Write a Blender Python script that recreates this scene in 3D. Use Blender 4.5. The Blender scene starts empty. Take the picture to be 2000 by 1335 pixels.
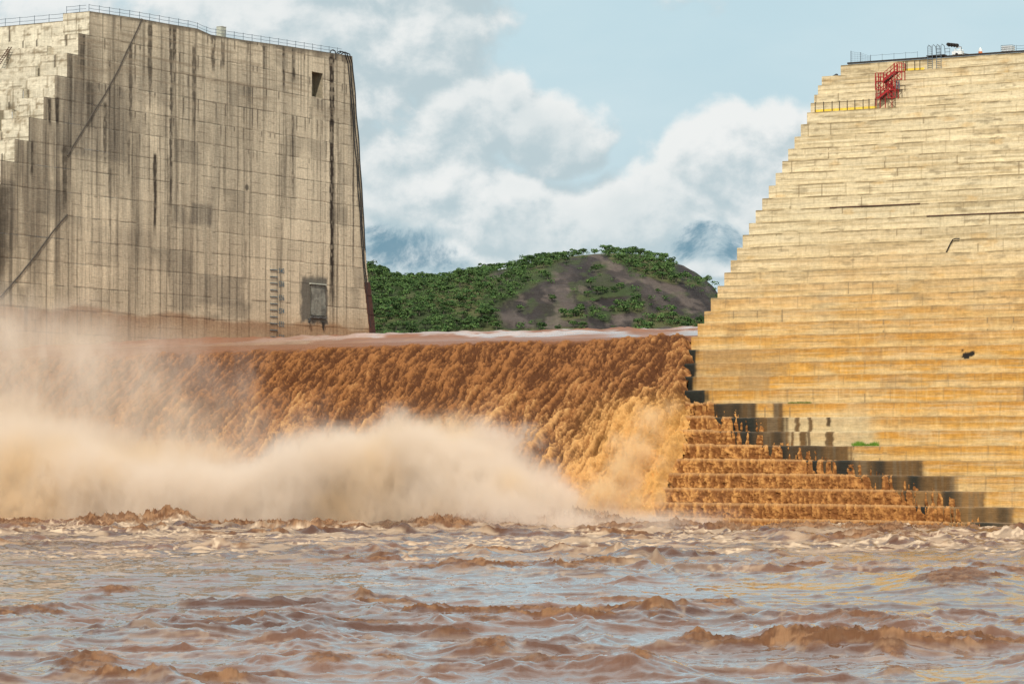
import bpy, math, random
import numpy as np
rng = np.random.default_rng(7); random.seed(7)
SC = bpy.context.scene
COL = SC.collection
# ------------------------------------------------------------------ camera
F = 6004.0; TP = (891-667.5)/F; PITCH = math.atan(TP); CH = 7.7
cd = bpy.data.cameras.new('camera'); cam = bpy.data.objects.new('camera', cd); COL.objects.link(cam)
cam.location = (0, 0, CH); cam.rotation_euler = (math.pi/2+PITCH, 0, 0)
cd.sensor_width = 36; cd.lens = F/2000*36; cd.clip_start = 1; cd.clip_end = 60000
SC.camera = cam
# ------------------------------------------------------------------ sun and exposure
SUN_X, SUN_Y = -.13, -.9915             # direction towards the sun seen from above
SUN_EL = math.radians(46)
sd = bpy.data.lights.new('sun', 'SUN'); sun = bpy.data.objects.new('sun', sd); COL.objects.link(sun)
sd.energy = 3.9; sd.angle = math.radians(.6); sd.color = (1, .93, .82)
sx, sy, sz = SUN_X*math.cos(SUN_EL), SUN_Y*math.cos(SUN_EL), math.sin(SUN_EL)
sun.rotation_euler = (math.pi/2-SUN_EL, 0, math.atan2(sy, sx)+math.pi/2)
SC.view_settings.view_transform = 'Standard'; SC.view_settings.look = 'None'
SC.view_settings.exposure = 0.0; SC.view_settings.gamma = 1
SC.cycles.use_denoising = True
SC.cycles.max_bounces = 8; SC.cycles.diffuse_bounces = 3; SC.cycles.glossy_bounces = 2
SC.cycles.volume_bounces = 4; SC.cycles.transparent_max_bounces = 12
SC.cycles.volume_step_rate = 2.5; SC.cycles.volume_max_steps = 96
SC.cycles.sample_clamp_indirect = 4

# ------------------------------------------------------------------ node helpers
class NT:
    def __init__(s, nt): s.nt = nt
    def new(s, t, **kw):
        n = s.nt.nodes.new(t)
        for k, v in kw.items(): setattr(n, k, v)
        return n
    def put(s, sock, v):
        if isinstance(v, bpy.types.NodeSocket): s.nt.links.new(v, sock)
        elif v is not None:
            if isinstance(v, tuple) and len(v) == 3 and len(getattr(sock, 'default_value', (0,)*3)) == 4: v = (*v, 1)
            sock.default_value = v
    def m(s, op, a, b=None, c=None, clamp=False):
        n = s.new('ShaderNodeMath', operation=op, use_clamp=clamp)
        s.put(n.inputs[0], a)
        if b is not None: s.put(n.inputs[1], b)
        if c is not None: s.put(n.inputs[2], c)
        return n.outputs[0]
    def v(s, op, a, b=None):
        n = s.new('ShaderNodeVectorMath', operation=op); s.put(n.inputs[0], a)
        if b is not None: s.put(n.inputs[1], b)
        return n.outputs['Value'] if op in ('LENGTH', 'DOT_PRODUCT', 'DISTANCE') else n.outputs[0]
    def mix(s, f, a, b, blend='MIX'):
        n = s.new('ShaderNodeMix', data_type='RGBA', blend_type=blend)
        s.put(n.inputs[0], f); s.put(n.inputs[6], a); s.put(n.inputs[7], b)
        return n.outputs[2]
    def ramp(s, f, lo, hi, a=0., b=1., smooth=True):
        n = s.new('ShaderNodeMapRange', interpolation_type='SMOOTHSTEP' if smooth else 'LINEAR')
        for i, q in enumerate((f, lo, hi, a, b)): s.put(n.inputs[i], q)
        return n.outputs[0]
    def noise(s, vec, scale, detail=4, rough=.55, dist=0., ntype=None):
        n = s.new('ShaderNodeTexNoise'); s.put(n.inputs['Vector'], vec)
        n.inputs['Scale'].default_value = scale; n.inputs['Detail'].default_value = detail
        n.inputs['Roughness'].default_value = rough; n.inputs['Distortion'].default_value = dist
        return n.outputs['Fac']
    def xyz(s, x, y, z=0.):
        n = s.new('ShaderNodeCombineXYZ'); s.put(n.inputs[0], x); s.put(n.inputs[1], y); s.put(n.inputs[2], z)
        return n.outputs[0]
    def sep(s, v):
        n = s.new('ShaderNodeSeparateXYZ'); s.put(n.inputs[0], v); return n.outputs

def mat(name, color=(.5, .5, .5), rough=.8, metal=0., bump=None, ntex=None, spec=.5):
    m = bpy.data.materials.new(name); m.use_nodes = True; t = NT(m.node_tree)
    p = m.node_tree.nodes['Principled BSDF']
    p.inputs['Roughness'].default_value = rough; p.inputs['Metallic'].default_value = metal
    p.inputs['Specular IOR Level'].default_value = spec
    tc = t.new('ShaderNodeTexCoord').outputs['Object']
    sc_, amt = ntex or (3., .25)
    n = t.noise(tc, sc_, 5, .6)
    f = t.ramp(n, .3, .7, 1-amt, 1+amt*.6, False)
    col = t.mix(1., (*color, 1), t.xyz(f, f, f), 'MULTIPLY')
    t.put(p.inputs['Base Color'], col)
    if bump:
        b = t.new('ShaderNodeBump'); b.inputs['Strength'].default_value = bump[1]; b.inputs['Distance'].default_value = bump[2]
        t.put(b.inputs['Height'], t.noise(tc, bump[0], 5, .6)); t.put(p.inputs['Normal'], b.outputs[0])
    return m

# ------------------------------------------------------------------ world: Nishita sky with a cloud deck
w = bpy.data.worlds.new('World'); SC.world = w; w.use_nodes = True
t = NT(w.node_tree)
bgn = w.node_tree.nodes['Background']
sky = t.new('ShaderNodeTexSky', sky_type='NISHITA'); sky.sun_disc = False
sky.sun_elevation = SUN_EL; sky.sun_rotation = math.atan2(sx, sy) ; sky.air_density = 1.2; sky.dust_density = 2.0
dirv = t.new('ShaderNodeTexCoord').outputs['Generated']
dx, dy, dz = t.sep(dirv)
den = t.m('ADD', t.m('ABSOLUTE', dy), .02)
U = t.m('MULTIPLY', t.m('DIVIDE', dx, den), 6.004); V = t.m('MULTIPLY', t.m('DIVIDE', dz, den), 6.004)
cg = bpy.data.node_groups.new('cloud_field', 'ShaderNodeTree')
cg.interface.new_socket('P', in_out='INPUT', socket_type='NodeSocketVector')
cg.interface.new_socket('D', in_out='OUTPUT', socket_type='NodeSocketFloat')
g = NT(cg); gi = g.new('NodeGroupInput').outputs[0]; go = g.new('NodeGroupOutput')
wob = g.new('ShaderNodeTexNoise'); g.put(wob.inputs['Vector'], gi); wob.inputs['Scale'].default_value = 4; wob.inputs['Detail'].default_value = 3
P2 = g.v('ADD', gi, g.v('MULTIPLY', g.v('SUBTRACT', wob.outputs['Color'], (.5, .5, .5)), (.22, .16, 0)))
BL = [(560, 60, 260, 120, 1), (760, 70, 210, 120, 1), (700, -40, 300, 90, 1), (640, 200, 200, 130, .8),
      (940, 215, 120, 110, 1.05), (1050, 270, 120, 90, 1), (900, 280, 110, 90, .9), (760, 330, 170, 150, .62), (850, 400, 200, 110, .7),
      (980, 430, 150, 80, 1.05), (1120, 455, 200, 90, 1.05), (1230, 430, 130, 80, 1.05), (1330, 420, 120, 100, 1), (1410, 320, 100, 110, 1),
      (1470, 380, 110, 100, 1.05), (1430, 470, 70, 50, .6), (760, 510, 120, 40, .75), (880, 495, 90, 45, .8), (730, 450, 60, 35, .7), (1010, 510, 140, 40, .9), (1370, 530, 80, 30, .9),
      (1900, 300, 500, 90, .3), (100, 300, 400, 300, .8), (1300, -20, 160, 40, .25), (2300, 500, 500, 200, .9), (-500, 300, 500, 300, .9), (1500, 250, 60, 50, .5)]
acc = None
for (bx, by, rx, ry, wt) in BL:
    q = g.v('MULTIPLY', g.v('SUBTRACT', P2, ((bx-1000)/1000, (891-by)/1000, 0)), (1000/rx/1.25, 1000/ry/1.25, 0))
    f = g.m('MULTIPLY', g.m('SUBTRACT', 1., g.v('DOT_PRODUCT', q, q)), wt)
    acc = f if acc is None else g.m('SMOOTH_MAX', acc, f, .12)
n1 = g.noise(g.v('MULTIPLY', gi, (1, 1.2, 1)), 6.2, 12, .58, .15)
n2 = g.noise(gi, 22, 6, .6)
D = g.m('ADD', g.m('ADD', g.m('MAXIMUM', acc, -.6), g.m('MULTIPLY', g.m('SUBTRACT', n1, .52), 1.8)), g.m('MULTIPLY', g.m('SUBTRACT', n2, .5), .35))
g.put(go.inputs[0], D)
def field(vec):
    n = t.new('ShaderNodeGroup'); n.node_tree = cg; t.put(n.inputs[0], vec); return n.outputs[0]
pv = t.xyz(U, V, 0.)
D0 = field(pv); D1 = field(t.v('ADD', pv, (-.02, .035, 0)))
alpha = t.ramp(D0, -.08, .44)
lit = t.ramp(t.m('SUBTRACT', D0, D1), -.35, .40)
core = t.ramp(D0, .2, 1.3)
ccol = t.mix(lit, (.50, .61, .65, 1), (.86, .88, .87, 1))
lowgrey = t.ramp(t.noise(pv, 2.2, 3, .5), .4, .62)
ccol = t.mix(t.m('MULTIPLY', t.m('MULTIPLY', lowgrey, core), .55), ccol, (.55, .65, .68, 1))
clear = t.mix(t.ramp(V, .2, .9), (.57, .70, .75, 1), (.53, .71, .78, 1))
veil = t.ramp(t.noise(t.v('MULTIPLY', pv, (1, 2.5, 1)), 1.7, 5, .55), .35, .75)
clear = t.mix(t.m('MULTIPLY', veil, .45), clear, (.66, .79, .83, 1))
# blue distance seen through gaps low in the clouds
bl = None
for (bx, by, rx, ry) in [(775, 490, 110, 60), (870, 520, 110, 45), (1350, 480, 110, 45), (1420, 500, 60, 40), (60, 600, 900, 60), (2000, 560, 600, 90)]:
    q = t.v('MULTIPLY', t.v('SUBTRACT', pv, ((bx-1000)/1000, (891-by)/1000, 0)), (1000/rx, 1000/ry, 0))
    f = t.m('SUBTRACT', 1., t.v('DOT_PRODUCT', q, q)); bl = f if bl is None else t.m('SMOOTH_MAX', bl, f, .2)
blue = t.ramp(t.m('ADD', t.m('MAXIMUM', bl, -1.2), t.m('MULTIPLY', t.m('SUBTRACT', t.noise(t.v('ADD', pv, (3.1, 1.7, 0)), 6.5, 9, .66, .4), .52), 5.2)), -.15, 1.3)
clear = t.mix(t.m('MULTIPLY', blue, .95), clear, (.10, .25, .35, 1))
alpha = t.m('MULTIPLY', alpha, t.m('SUBTRACT', 1., t.m('MULTIPLY', blue, .85)))
low = t.mix(alpha, clear, ccol)
nish = t.mix(1., sky.outputs[0], (.09, .09, .09, 1), 'MULTIPLY')
# unseen overhead sky: cloud white added to pale the water's reflections
ovn = t.ramp(t.noise(dirv, 3.0, 6, .6), .34, .56)
over = t.mix(t.m('ADD', .35, t.m('MULTIPLY', ovn, .6)), nish, (.88, .88, .86, 1))
hi = t.ramp(dz, .25, .6)
t.put(bgn.inputs['Color'], t.mix(hi, low, over)); bgn.inputs['Strength'].default_value = 1.0
w.cycles.sampling_method = 'MANUAL'; w.cycles.sample_map_resolution = 512

# ------------------------------------------------------------------ dam frame: a = along the axis, u = upstream, z = up
EA = np.array([.864, -.503, 0]); EA /= np.linalg.norm(EA); EU = np.array([-EA[1], EA[0], 0]); ORG = np.array([-68.3, 404, 0])
ROT = math.atan2(EA[1], EA[0]); CAMP = np.array([0, 0, CH])
def ray(px, py):
    x = px-1000; y = 667.5-py
    return np.array([x, F*math.cos(PITCH)-y*math.sin(PITCH), F*math.sin(PITCH)+y*math.cos(PITCH)])
def on_a(px, py, a=0.):
    d = ray(px, py); k = np.dot(ORG+EA*a-CAMP, EA)/np.dot(d, EA); p = CAMP+d*k-ORG
    return float(np.dot(p, EU)), float(p[2])
def on_u(px, py, u=0.):
    d = ray(px, py); k = np.dot(ORG+EU*u-CAMP, EU)/np.dot(d, EU); p = CAMP+d*k-ORG
    return float(np.dot(p, EA)), float(p[2])
def on_y(px, py, Y):
    d = ray(px, py); k = Y/d[1]; return (float(d[0]*k), Y, float(CH+d[2]*k))

# ------------------------------------------------------------------ numpy noise
def _h(ix, iy, s):
    n = (ix.astype(np.int64)*374761393 + iy.astype(np.int64)*668265263 + s*974634777) & 0xffffffff
    n = ((n ^ (n >> 13))*1274126177) & 0xffffffff
    n = ((n ^ (n >> 16))*2246822519) & 0xffffffff
    return ((n ^ (n >> 15)) & 0xffffff)/float(0xffffff)
def vn(x, y, s=0):
    x = np.asarray(x, float); y = np.asarray(y, float); x, y = np.broadcast_arrays(x, y)
    ix = np.floor(x); iy = np.floor(y); fx = x-ix; fy = y-iy
    fx = fx*fx*fx*(fx*(fx*6-15)+10); fy = fy*fy*fy*(fy*(fy*6-15)+10)
    a = _h(ix, iy, s); b = _h(ix+1, iy, s); c = _h(ix, iy+1, s); d = _h(ix+1, iy+1, s)
    return (a*(1-fx)+b*fx)*(1-fy)+(c*(1-fx)+d*fx)*fy
def fbm(x, y, o=4, s=0, g=.5):
    r = 0; a = 1; tot = 0
    for i in range(o):
        c, si = math.cos(.6*i), math.sin(.6*i)
        r = r+a*vn((x*c-y*si)*2**i+i*17.3, (x*si+y*c)*2**i+i*9.1, s+i); tot += a; a *= g
    return r/tot
def fbma(x, y, o=4, s=0, g=.5):      # axis aligned octaves
    r = 0; a = 1; tot = 0
    for i in range(o): r = r+a*vn(x*2**i+i*17.3, y*2**i+i*9.1, s+i); tot += a; a *= g
    return r/tot
def ridged(x, y, o=5, s=0, g=.55):
    r = 0; a = 1; tot = 0; w_ = 1
    for i in range(o):
        n = 1-np.abs(2*vn(x*2**i+i*13.7, y*2**i+i*5.1, s+i)-1); n = n*n
        r = r+a*n*w_; w_ = np.clip(n*1.4, 0, 1); tot += a; a *= g
    return r/tot
def sst(x, a, b):
    q = np.clip((x-a)/(b-a), 0, 1); return q*q*(3-2*q)
def lerp(a, b, f):
    return a+(b-a)*f[..., None]

# ------------------------------------------------------------------ mesh helpers
def link(o, parent=None):
    COL.objects.link(o)
    if parent: o.parent = parent
    return o
def tag(o, label=None, cat=None, group=None, kind=None):
    for k, v_ in (('label', label), ('category', cat), ('group', group), ('kind', kind)):
        if v_: o[k] = v_
    return o
def dam_place(o):
    o.location = ORG.tolist(); o.rotation_euler = (0, 0, ROT); return o
def empty(name, loc=(0, 0, 0), rz=0):
    o = bpy.data.objects.new(name, None); o.empty_display_size = .5; COL.objects.link(o)
    o.location = loc; o.rotation_euler = (0, 0, rz); return o
class Grids:
    """collects rectangular grids of points (r, c, 3) with a colour each and links them as ONE mesh"""
    def __init__(s): s.P = []; s.C = []; s.Fc = []; s.n = 0; s.M = []
    def add(s, P, C, flip=False):
        r, c = P.shape[:2]; i = np.arange(r*c).reshape(r, c)+s.n
        q = np.stack([i[:-1, :-1], i[:-1, 1:], i[1:, 1:], i[1:, :-1]], -1).reshape(-1, 4)
        if flip: q = q[:, ::-1]
        s.P.append(P.reshape(-1, 3)); C = np.broadcast_to(C, P.shape[:2]+(C.shape[-1],)); s.C.append(C.reshape(-1, C.shape[-1]))
        s.Fc.append(q); s.n += r*c
    def build(s, name, material, parent=None, smooth=False, keep=None):
        P = np.concatenate(s.P); Cc = np.concatenate(s.C); Fq = np.concatenate(s.Fc)
        if keep is not None: Fq = Fq[keep(P[Fq].mean(1))]
        return mesh_from(name, P, Fq, material, parent, smooth, Cc)
def mesh_from(name, P, Fq, material, parent=None, smooth=False, Cc=None):
    me = bpy.data.meshes.new(name); k = Fq.shape[1]
    me.vertices.add(len(P)); me.vertices.foreach_set('co', np.ascontiguousarray(P, np.float32).ravel())
    me.loops.add(Fq.size); me.loops.foreach_set('vertex_index', np.ascontiguousarray(Fq, np.int32).ravel())
    me.polygons.add(len(Fq)); me.polygons.foreach_set('loop_start', (np.arange(len(Fq))*k).astype(np.int32))
    me.polygons.foreach_set('loop_total', np.full(len(Fq), k, np.int32))
    if smooth: me.polygons.foreach_set('use_smooth', np.ones(len(Fq), bool))
    if Cc is not None:
        at = me.color_attributes.new('Col', 'FLOAT_COLOR', 'POINT')
        c4 = np.ones((len(P), 4), np.float32); c4[:, :Cc.shape[1]] = Cc
        at.data.foreach_set('color', c4.ravel())
    me.update(); me.validate()
    me.materials.append(material)
    return link(bpy.data.objects.new(name, me), parent)
class MB:
    """small hand-built parts: boxes, bars, tubes in one mesh"""
    def __init__(s): s.v = []; s.f = []
    def box(s, x0, x1, y0, y1, z0, z1):
        n = len(s.v); s.v += [(x, y, z) for x in (x0, x1) for y in (y0, y1) for z in (z0, z1)]
        s.f += [tuple(n+i for i in q) for q in ((0, 1, 3, 2), (4, 6, 7, 5), (0, 4, 5, 1), (2, 3, 7, 6), (0, 2, 6, 4), (1, 5, 7, 3))]; return s
    def tube(s, pts, r, k=6):
        pts = [np.array(p, float) for p in pts]; base = len(s.v)
        rr = r if isinstance(r, (list, tuple)) else [r]*len(pts)
        for i, p in enumerate(pts):
            d = pts[min(i+1, len(pts)-1)]-pts[max(i-1, 0)]; d /= np.linalg.norm(d)+1e-9
            up = np.array([0, 0, 1.]) if abs(d[2]) < .9 else np.array([1., 0, 0])
            x = np.cross(d, up); x /= np.linalg.norm(x); y = np.cross(x, d)
            for j in range(k):
                a = 2*math.pi*j/k; s.v.append(tuple(p+(x*math.cos(a)+y*math.sin(a))*rr[i]))
        for i in range(len(pts)-1):
            for j in range(k):
                a, b = base+i*k+j, base+i*k+(j+1) % k; s.f.append((a, b, b+k, a+k))
        s.f.append(tuple(base+j for j in range(k))[::-1]); s.f.append(tuple(base+(len(pts)-1)*k+j for j in range(k))); return s
    def bar(s, a, b, w_, h_):
        a = np.array(a, float); b = np.array(b, float); d = b-a; d /= np.linalg.norm(d)
        up = np.array([0, 0, 1.]) if abs(d[2]) < .95 else np.array([0, 1., 0])
        x = np.cross(d, up); x /= np.linalg.norm(x); y = np.cross(x, d); n = len(s.v)
        for p in (a, b):
            for i, j in ((-1, -1), (1, -1), (1, 1), (-1, 1)): s.v.append(tuple(p+x*i*w_/2+y*j*h_/2))
        s.f += [tuple(n+i for i in q) for q in ((0, 3, 2, 1), (4, 5, 6, 7), (0, 1, 5, 4), (1, 2, 6, 5), (2, 3, 7, 6), (3, 0, 4, 7))]; return s
    def build(s, name, material, parent=None):
        me = bpy.data.meshes.new(name); me.from_pydata(s.v, [], s.f); me.update(); me.materials.append(material)
        return link(bpy.data.objects.new(name, me), parent)

# ------------------------------------------------------------------ materials driven by the painted surface colour
def concrete_mat(name, bump=.5, vr=(.88, 1.1)):
    m = bpy.data.materials.new(name); m.use_nodes = True; t = NT(m.node_tree); p = m.node_tree.nodes['Principled BSDF']
    at = t.new('ShaderNodeAttribute', attribute_name='Col')
    tc = t.new('ShaderNodeTexCoord').outputs['Object']
    n1 = t.noise(tc, 2.2, 8, .65); n2 = t.noise(t.v('MULTIPLY', tc, (.6, .6, 7)), 1.3, 6, .6); n3 = t.noise(t.v('MULTIPLY', tc, (5, 5, .25)), 1.0, 5, .6)
    f = t.m('MULTIPLY', t.m('MULTIPLY', t.ramp(n1, .3, .7, .82, 1.14, False), t.ramp(n2, .3, .7, .84, 1.12, False)), t.ramp(n3, .3, .7, vr[0], vr[1], False))
    c = t.mix(1., at.outputs['Color'], t.xyz(f, f, t.m('MULTIPLY', f, .99)), 'MULTIPLY')
    t.put(p.inputs['Base Color'], c)
    t.put(p.inputs['Roughness'], t.ramp(at.outputs['Alpha'], 0., 1., .55, .9, False))
    p.inputs['Specular IOR Level'].default_value = .3
    b = t.new('ShaderNodeBump'); b.inputs['Strength'].default_value = bump; b.inputs['Distance'].default_value = .12
    t.put(b.inputs['Height'], t.m('ADD', t.m('MULTIPLY', n1, .6), t.m('ADD', t.m('MULTIPLY', n2, .8), t.m('MULTIPLY', n3, .3))))
    t.put(p.inputs['Normal'], b.outputs[0]); return m
M_CON = concrete_mat('weathered_concrete'); M_CONR = concrete_mat('stained_concrete', .4, (.95, 1.05))
M_DARK = mat('dark_steel', (.035, .028, .024), .7, .3); M_RUST = mat('rusty_steel', (.075, .028, .018), .85, ntex=(1.5, .5))
M_GALV = mat('galvanised_steel', (.16, .20, .24), .5, .5); M_PALE = mat('pale_panel', (.45, .46, .38), .7)
M_RED = mat('red_paint', (.33, .014, .014), .45); M_YEL = mat('yellow_board', (.80, .56, .06), .5)
M_WHITE = mat('white_paint', (.75, .76, .74), .5); M_GRATE = mat('grey_grating', (.22, .27, .27), .6, .3)
M_BLACK = mat('black_rubber', (.015, .015, .016), .6); M_BLUEP = mat('faded_blue_paint', (.10, .15, .18), .8)
M_ROUGH = mat('rough_shotcrete', (.105, .098, .088), .95, bump=(1.6, 1., .5), ntex=(2.2, .5))
M_ORANGE = mat('orange_cloth', (.55, .16, .05), .8); M_HATCH = mat('weathered_plate', (.20, .195, .17), .8, bump=(1.8, 1., .35), ntex=(1.6, .5))

# ================================================================== LEFT DAM BLOCK (end wall in the plane a = 0)
LCOR = [on_a(x, y) for x, y in [(175, 22), (153, 65), (131, 104), (107, 147), (85.5, 189), (56, 229), (28.5, 272), (1, 313)]]
while LCOR[-1][1] > 1: LCOR.append((LCOR[-1][0]-2.85, LCOR[-1][1]-3.2))
LCOR.append((LCOR[-1][0]-2.85, -3.))
LZ = np.array([c[1] for c in LCOR])[::-1]
BK = [on_a(x, y) for x, y in [(688, 110), (700, 260), (708, 380), (716, 520), (732, 662)]]
def ub(z):
    zs = np.array([b[1] for b in BK])[::-1]; us = np.array([b[0] for b in BK])[::-1]
    return np.interp(z, np.r_[-5, zs], np.r_[us[0]+4, us])
TOPP = [on_a(x, y) for x, y in [(175, 22), (270, 36), (330, 47), (385, 56), (412, 68), (480, 79), (560, 90), (650, 104), (688, 110)]]
def ztop(u): return np.interp(u, [q[0] for q in TOPP], [q[1] for q in TOPP])

def streak(u, z, px, y0, y1, wpx, s, seed, fade=.25, blotch=.0):
    u0, z0 = on_a(px, y0); u1, z1 = on_a(px, y1); hw = wpx/12./2
    uc = u0+(z0-z)/(z0-z1+1e-6)*(u1-u0)+.22*(fbm(z*.25, seed, 3, seed)-.5)
    wv = hw*(.55+.9*fbm(z*.9, seed+3.3, 3, seed))*(1-.35*np.clip((z0-z)/(z0-z1), 0, 1))
    f = 1-sst(np.abs(u-uc), wv*.75, wv*1.5+.08)
    L = z0-z1; f = f*sst(z, z1, z1+fade*L)*(1-sst(z, z0-.3, z0+.3))
    f = f*(1-blotch*sst(vn(u*2.5, z*1.6, seed), .45, .8))
    return f*s
STREAKS = [(648, 104, 662, 11, 1, .35), (303, 300, 475, 6, .95, .2), (334, 95, 450, 6, .8, .6), (293, 48, 195, 9, .75, .5), (379, 92, 270, 9, .75, .5),
           (417, 68, 148, 9, .8, .6), (341, 50, 120, 8, .8, .8), (332, 50, 110, 5, .9, .6), (205, 200, 335, 7, .75, .5), (255, 88, 260, 7, .75, .4), (383, 50, 100, 8, .5, .5),
           (553, 88, 185, 5, .8, .6), (574, 95, 165, 7, .85, .4), (572, 225, 400, 5, .7, .5), (515, 90, 140, 5, .7, .5), (112, 190, 250, 7, .9, .3), (97, 192, 250, 7, .9, .4),
           (160, 66, 150, 10, .6, .3), (127, 285, 425, 9, .75, .3), (436, 80, 138, 8, .7, .5), (175, 160, 260, 16, .5, .2), (62, 275, 350, 5, .8, .4), (138, 105, 240, 7, .6, .5), (215, 330, 460, 5, .45, .5),
           (330, 300, 600, 7, .5, .4), (252, 270, 360, 5, .5, .4), (427, 330, 440, 3, .4, .5), (550, 270, 620, 4, .35, .6), (480, 470, 560, 4, .4, .5), (686, 115, 300, 5, .7, .4),
           (635, 200, 520, 3, .35, .5), (45, 560, 650, 20, .35, .3), (690, 200, 560, 4, .7, .2), (660, 230, 640, 4, .5, .3), (5, 365, 560, 26, .55, .3), (400, 230, 300, 30, .25, .3)]
def wall_color(u, z):
    u = np.asarray(u, float); z = np.asarray(z, float); u, z = np.broadcast_arrays(u, z)
    base = np.array([.72, .615, .445]); c = np.broadcast_to(base, u.shape+(3,)).copy()
    hmax = ztop(u)
    zw = z+.12*(fbm(u*.18, 0*u, 3, 5)-.5)
    lift = np.searchsorted(LZ, zw); zl = LZ[np.clip(lift-1, 0, len(LZ)-1)]; zh = LZ[np.clip(lift, 0, len(LZ)-1)]; fr = (zw-zl)/(zh-zl+1e-6)
    # pour panels of each lift
    pl = 5.5+3*_h(lift, lift*0, 3); pid = np.floor((u+20*_h(lift, lift*0, 4))/pl); pr = _h(lift, pid, 6)
    c *= (.90+.18*pr)[..., None]
    half = _h(lift*2+(fr > .5), pid, 8); c *= (.96+.08*half)[..., None]
    # warm / grey drift, darker grey weathering in the upper left, paler to the lower right
    wz = fbm(u*.05, z*.05, 4, 11)
    d = sst(fbma(u*.9, z*.05, 4, 21), .38, .68)*.5 + sst(fbma(u*.35, z*.03, 3, 22), .4, .65)*.55
    upl = np.clip(1-(u-5)/65, 0, 1)*sst(z, 24, 40)*(1-sst(z, hmax-9, hmax-1)*.75)
    grey = np.clip(d*(.30+.75*upl)+.35*upl*sst(wz, .4, .6), 0, 1)
    c = lerp(c, np.array([.19, .155, .112]), np.clip(grey*1.0, 0, .85))
    # grey darker panels
    pan = sst(_h(lift, pid, 31), .72, .9)*sst(vn(u*.3, z*.4, 9), .3, .7)
    c = lerp(c, np.array([.15, .13, .10]), pan*.42)
    for (x0, y0, x1, y1, s_) in [(372, 395, 415, 442, .75), (336, 398, 362, 440, .55), (385, 535, 475, 600, .5), (330, 530, 384, 610, .42), (232, 100, 330, 210, .25), (110, 150, 250, 320, .45), (460, 120, 560, 230, .15), (0, 350, 30, 490, .5), (400, 350, 420, 445, .35), (180, 440, 330, 520, .18), (85, 350, 130, 430, .3), (425, 590, 490, 625, .35)]:
        ua, za = on_a(x0, y0); ub_, zb = on_a(x1, y1)
        e = .5*(fbm(u*.8, z*.8, 3, 77)-.5)*3
        f = sst(u+e, ua-.6, ua+.8)*(1-sst(u+e, ub_-.8, ub_+.6))*sst(z+e*.4, zb-.3, zb+.5)*(1-sst(z+e*.3, za-.3, za+.3))
        c = lerp(c, np.array([.115, .10, .082]), f*s_*(.6+.6*fbma(u*1.5, z*.2, 3, 78)))
    # fine rain streaks
    fs = sst(fbma(u*2.6, z*.06, 4, 41), .5, .78); c *= (1-.5*fs)[..., None]
    ls = sst(fbma(u*2.1, z*.05, 4, 47), .56, .8); c = lerp(c, np.array([.50, .44, .33]), ls*.45)
    # strong drip marks under some joints
    tr = _h(np.floor(u/1.15), lift, 51); ln = .25+.9*_h(np.floor(u/1.15), lift, 52)
    cw = np.abs((u/1.15) % 1-.5-.25*(_h(np.floor(u/1.15), lift, 53)-.5)); dr = (tr > .8)*sst(fr, 1-ln, 1-ln*.5)*(1-sst(cw, .07, .2))*sst(z, 40, 60)
    c = lerp(c, np.array([.075, .06, .045]), dr*.75)
    # joints
    jn = vn(u*.5, lift*3.1, 61)
    j = (1-sst(np.abs(fr-.5)*2, .0, 1)*0)*(np.minimum(fr*(zh-zl), (1-fr)*(zh-zl)) < .10)*sst(jn, .3, .7)
    c = lerp(c, np.array([.11, .085, .06]), j*.62)
    jm = (np.abs(fr-.5)*(zh-zl) < .06)*sst(vn(u*.7, lift*5.7, 62), .35, .7); c = lerp(c, np.array([.16, .13, .095]), jm*.55)
    ed = (u+20*_h(lift, lift*0, 4)) % pl; jv = (np.minimum(ed, pl-ed) < .07)*(vn(z*.8, pid+lift*3.7, 63) > .5); c = lerp(c, np.array([.18, .145, .11]), jv*.38)
    form = (np.abs((u+.7*_h(lift, lift*0, 91)) % 2.44-1.22) < .05); c = lerp(c, np.array([.25, .205, .15]), form*.14)
    for i, (px, y0, y1, w_, s_, bl_) in enumerate(STREAKS):
        c = lerp(c, np.array([.038, .028, .020]), np.clip(streak(u, z, px, y0, y1, w_*1.2, s_, 100+i, blotch=bl_), 0, 1))
    pk = sst(fbma(u*.10, z*3.6, 3, 95), .52, .74)*sst(z, 50, 66); c = lerp(c, np.array([.30, .235, .16]), pk*.55)
    # top edge grime
    tg = sst(z, hmax-.9*fbma(u*1.2, z*0, 4, 71)-.25, hmax)
    c = lerp(c, np.array([.13, .11, .08]), tg*.8)
    # flood line: rust brown silt
    zb = on_a(500, 628)[1]+.9*(fbm(u*.15, z*0, 4, 81)-.5)*2
    f = (1-sst(z, zb-.4, zb+.5)); fz = sst(z, zb-2.2, zb-.3)
    silt = lerp(np.broadcast_to(np.array([.30, .185, .10]), c.shape), np.array([.235, .115, .055]), fz*fbma(u*.8, z*.3, 3, 83)*1.3)
    c = lerp(c, silt*np.clip(c.mean(-1, keepdims=True)/.3, .5, 1.2), f*.72)
    c = lerp(c, c*np.array([.97, .86, .78]), (1-sst(z, 26, 52))*.45)
    c = lerp(c, np.array([.42, .24, .11]), np.exp(-((z-on_a(500, 625)[1])/1.6)**2)*.3*sst(u, 55, 70))
    # damp ground round the hatch
    uh0, zh0 = on_a(588, 538); uh1, zh1 = on_a(640, 632)
    dd = np.maximum(np.abs(u-(uh0+uh1)/2)-(uh1-uh0)/2+.7, np.abs(z-(zh0+zh1)/2)-(zh0-zh1)/2+.7)
    f = 1-sst(dd+1.5*(fbm(u*.6, z*.6, 4, 85)-.5), .2, 1.1); c = lerp(c, np.array([.115, .105, .088]), f*.9)
    # spot
    us, zs = on_a(482, 366); f = 1-sst(np.hypot(u-us, z-zs), .35, .6); c = lerp(c, np.array([.06, .05, .04]), f*.8)
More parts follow.
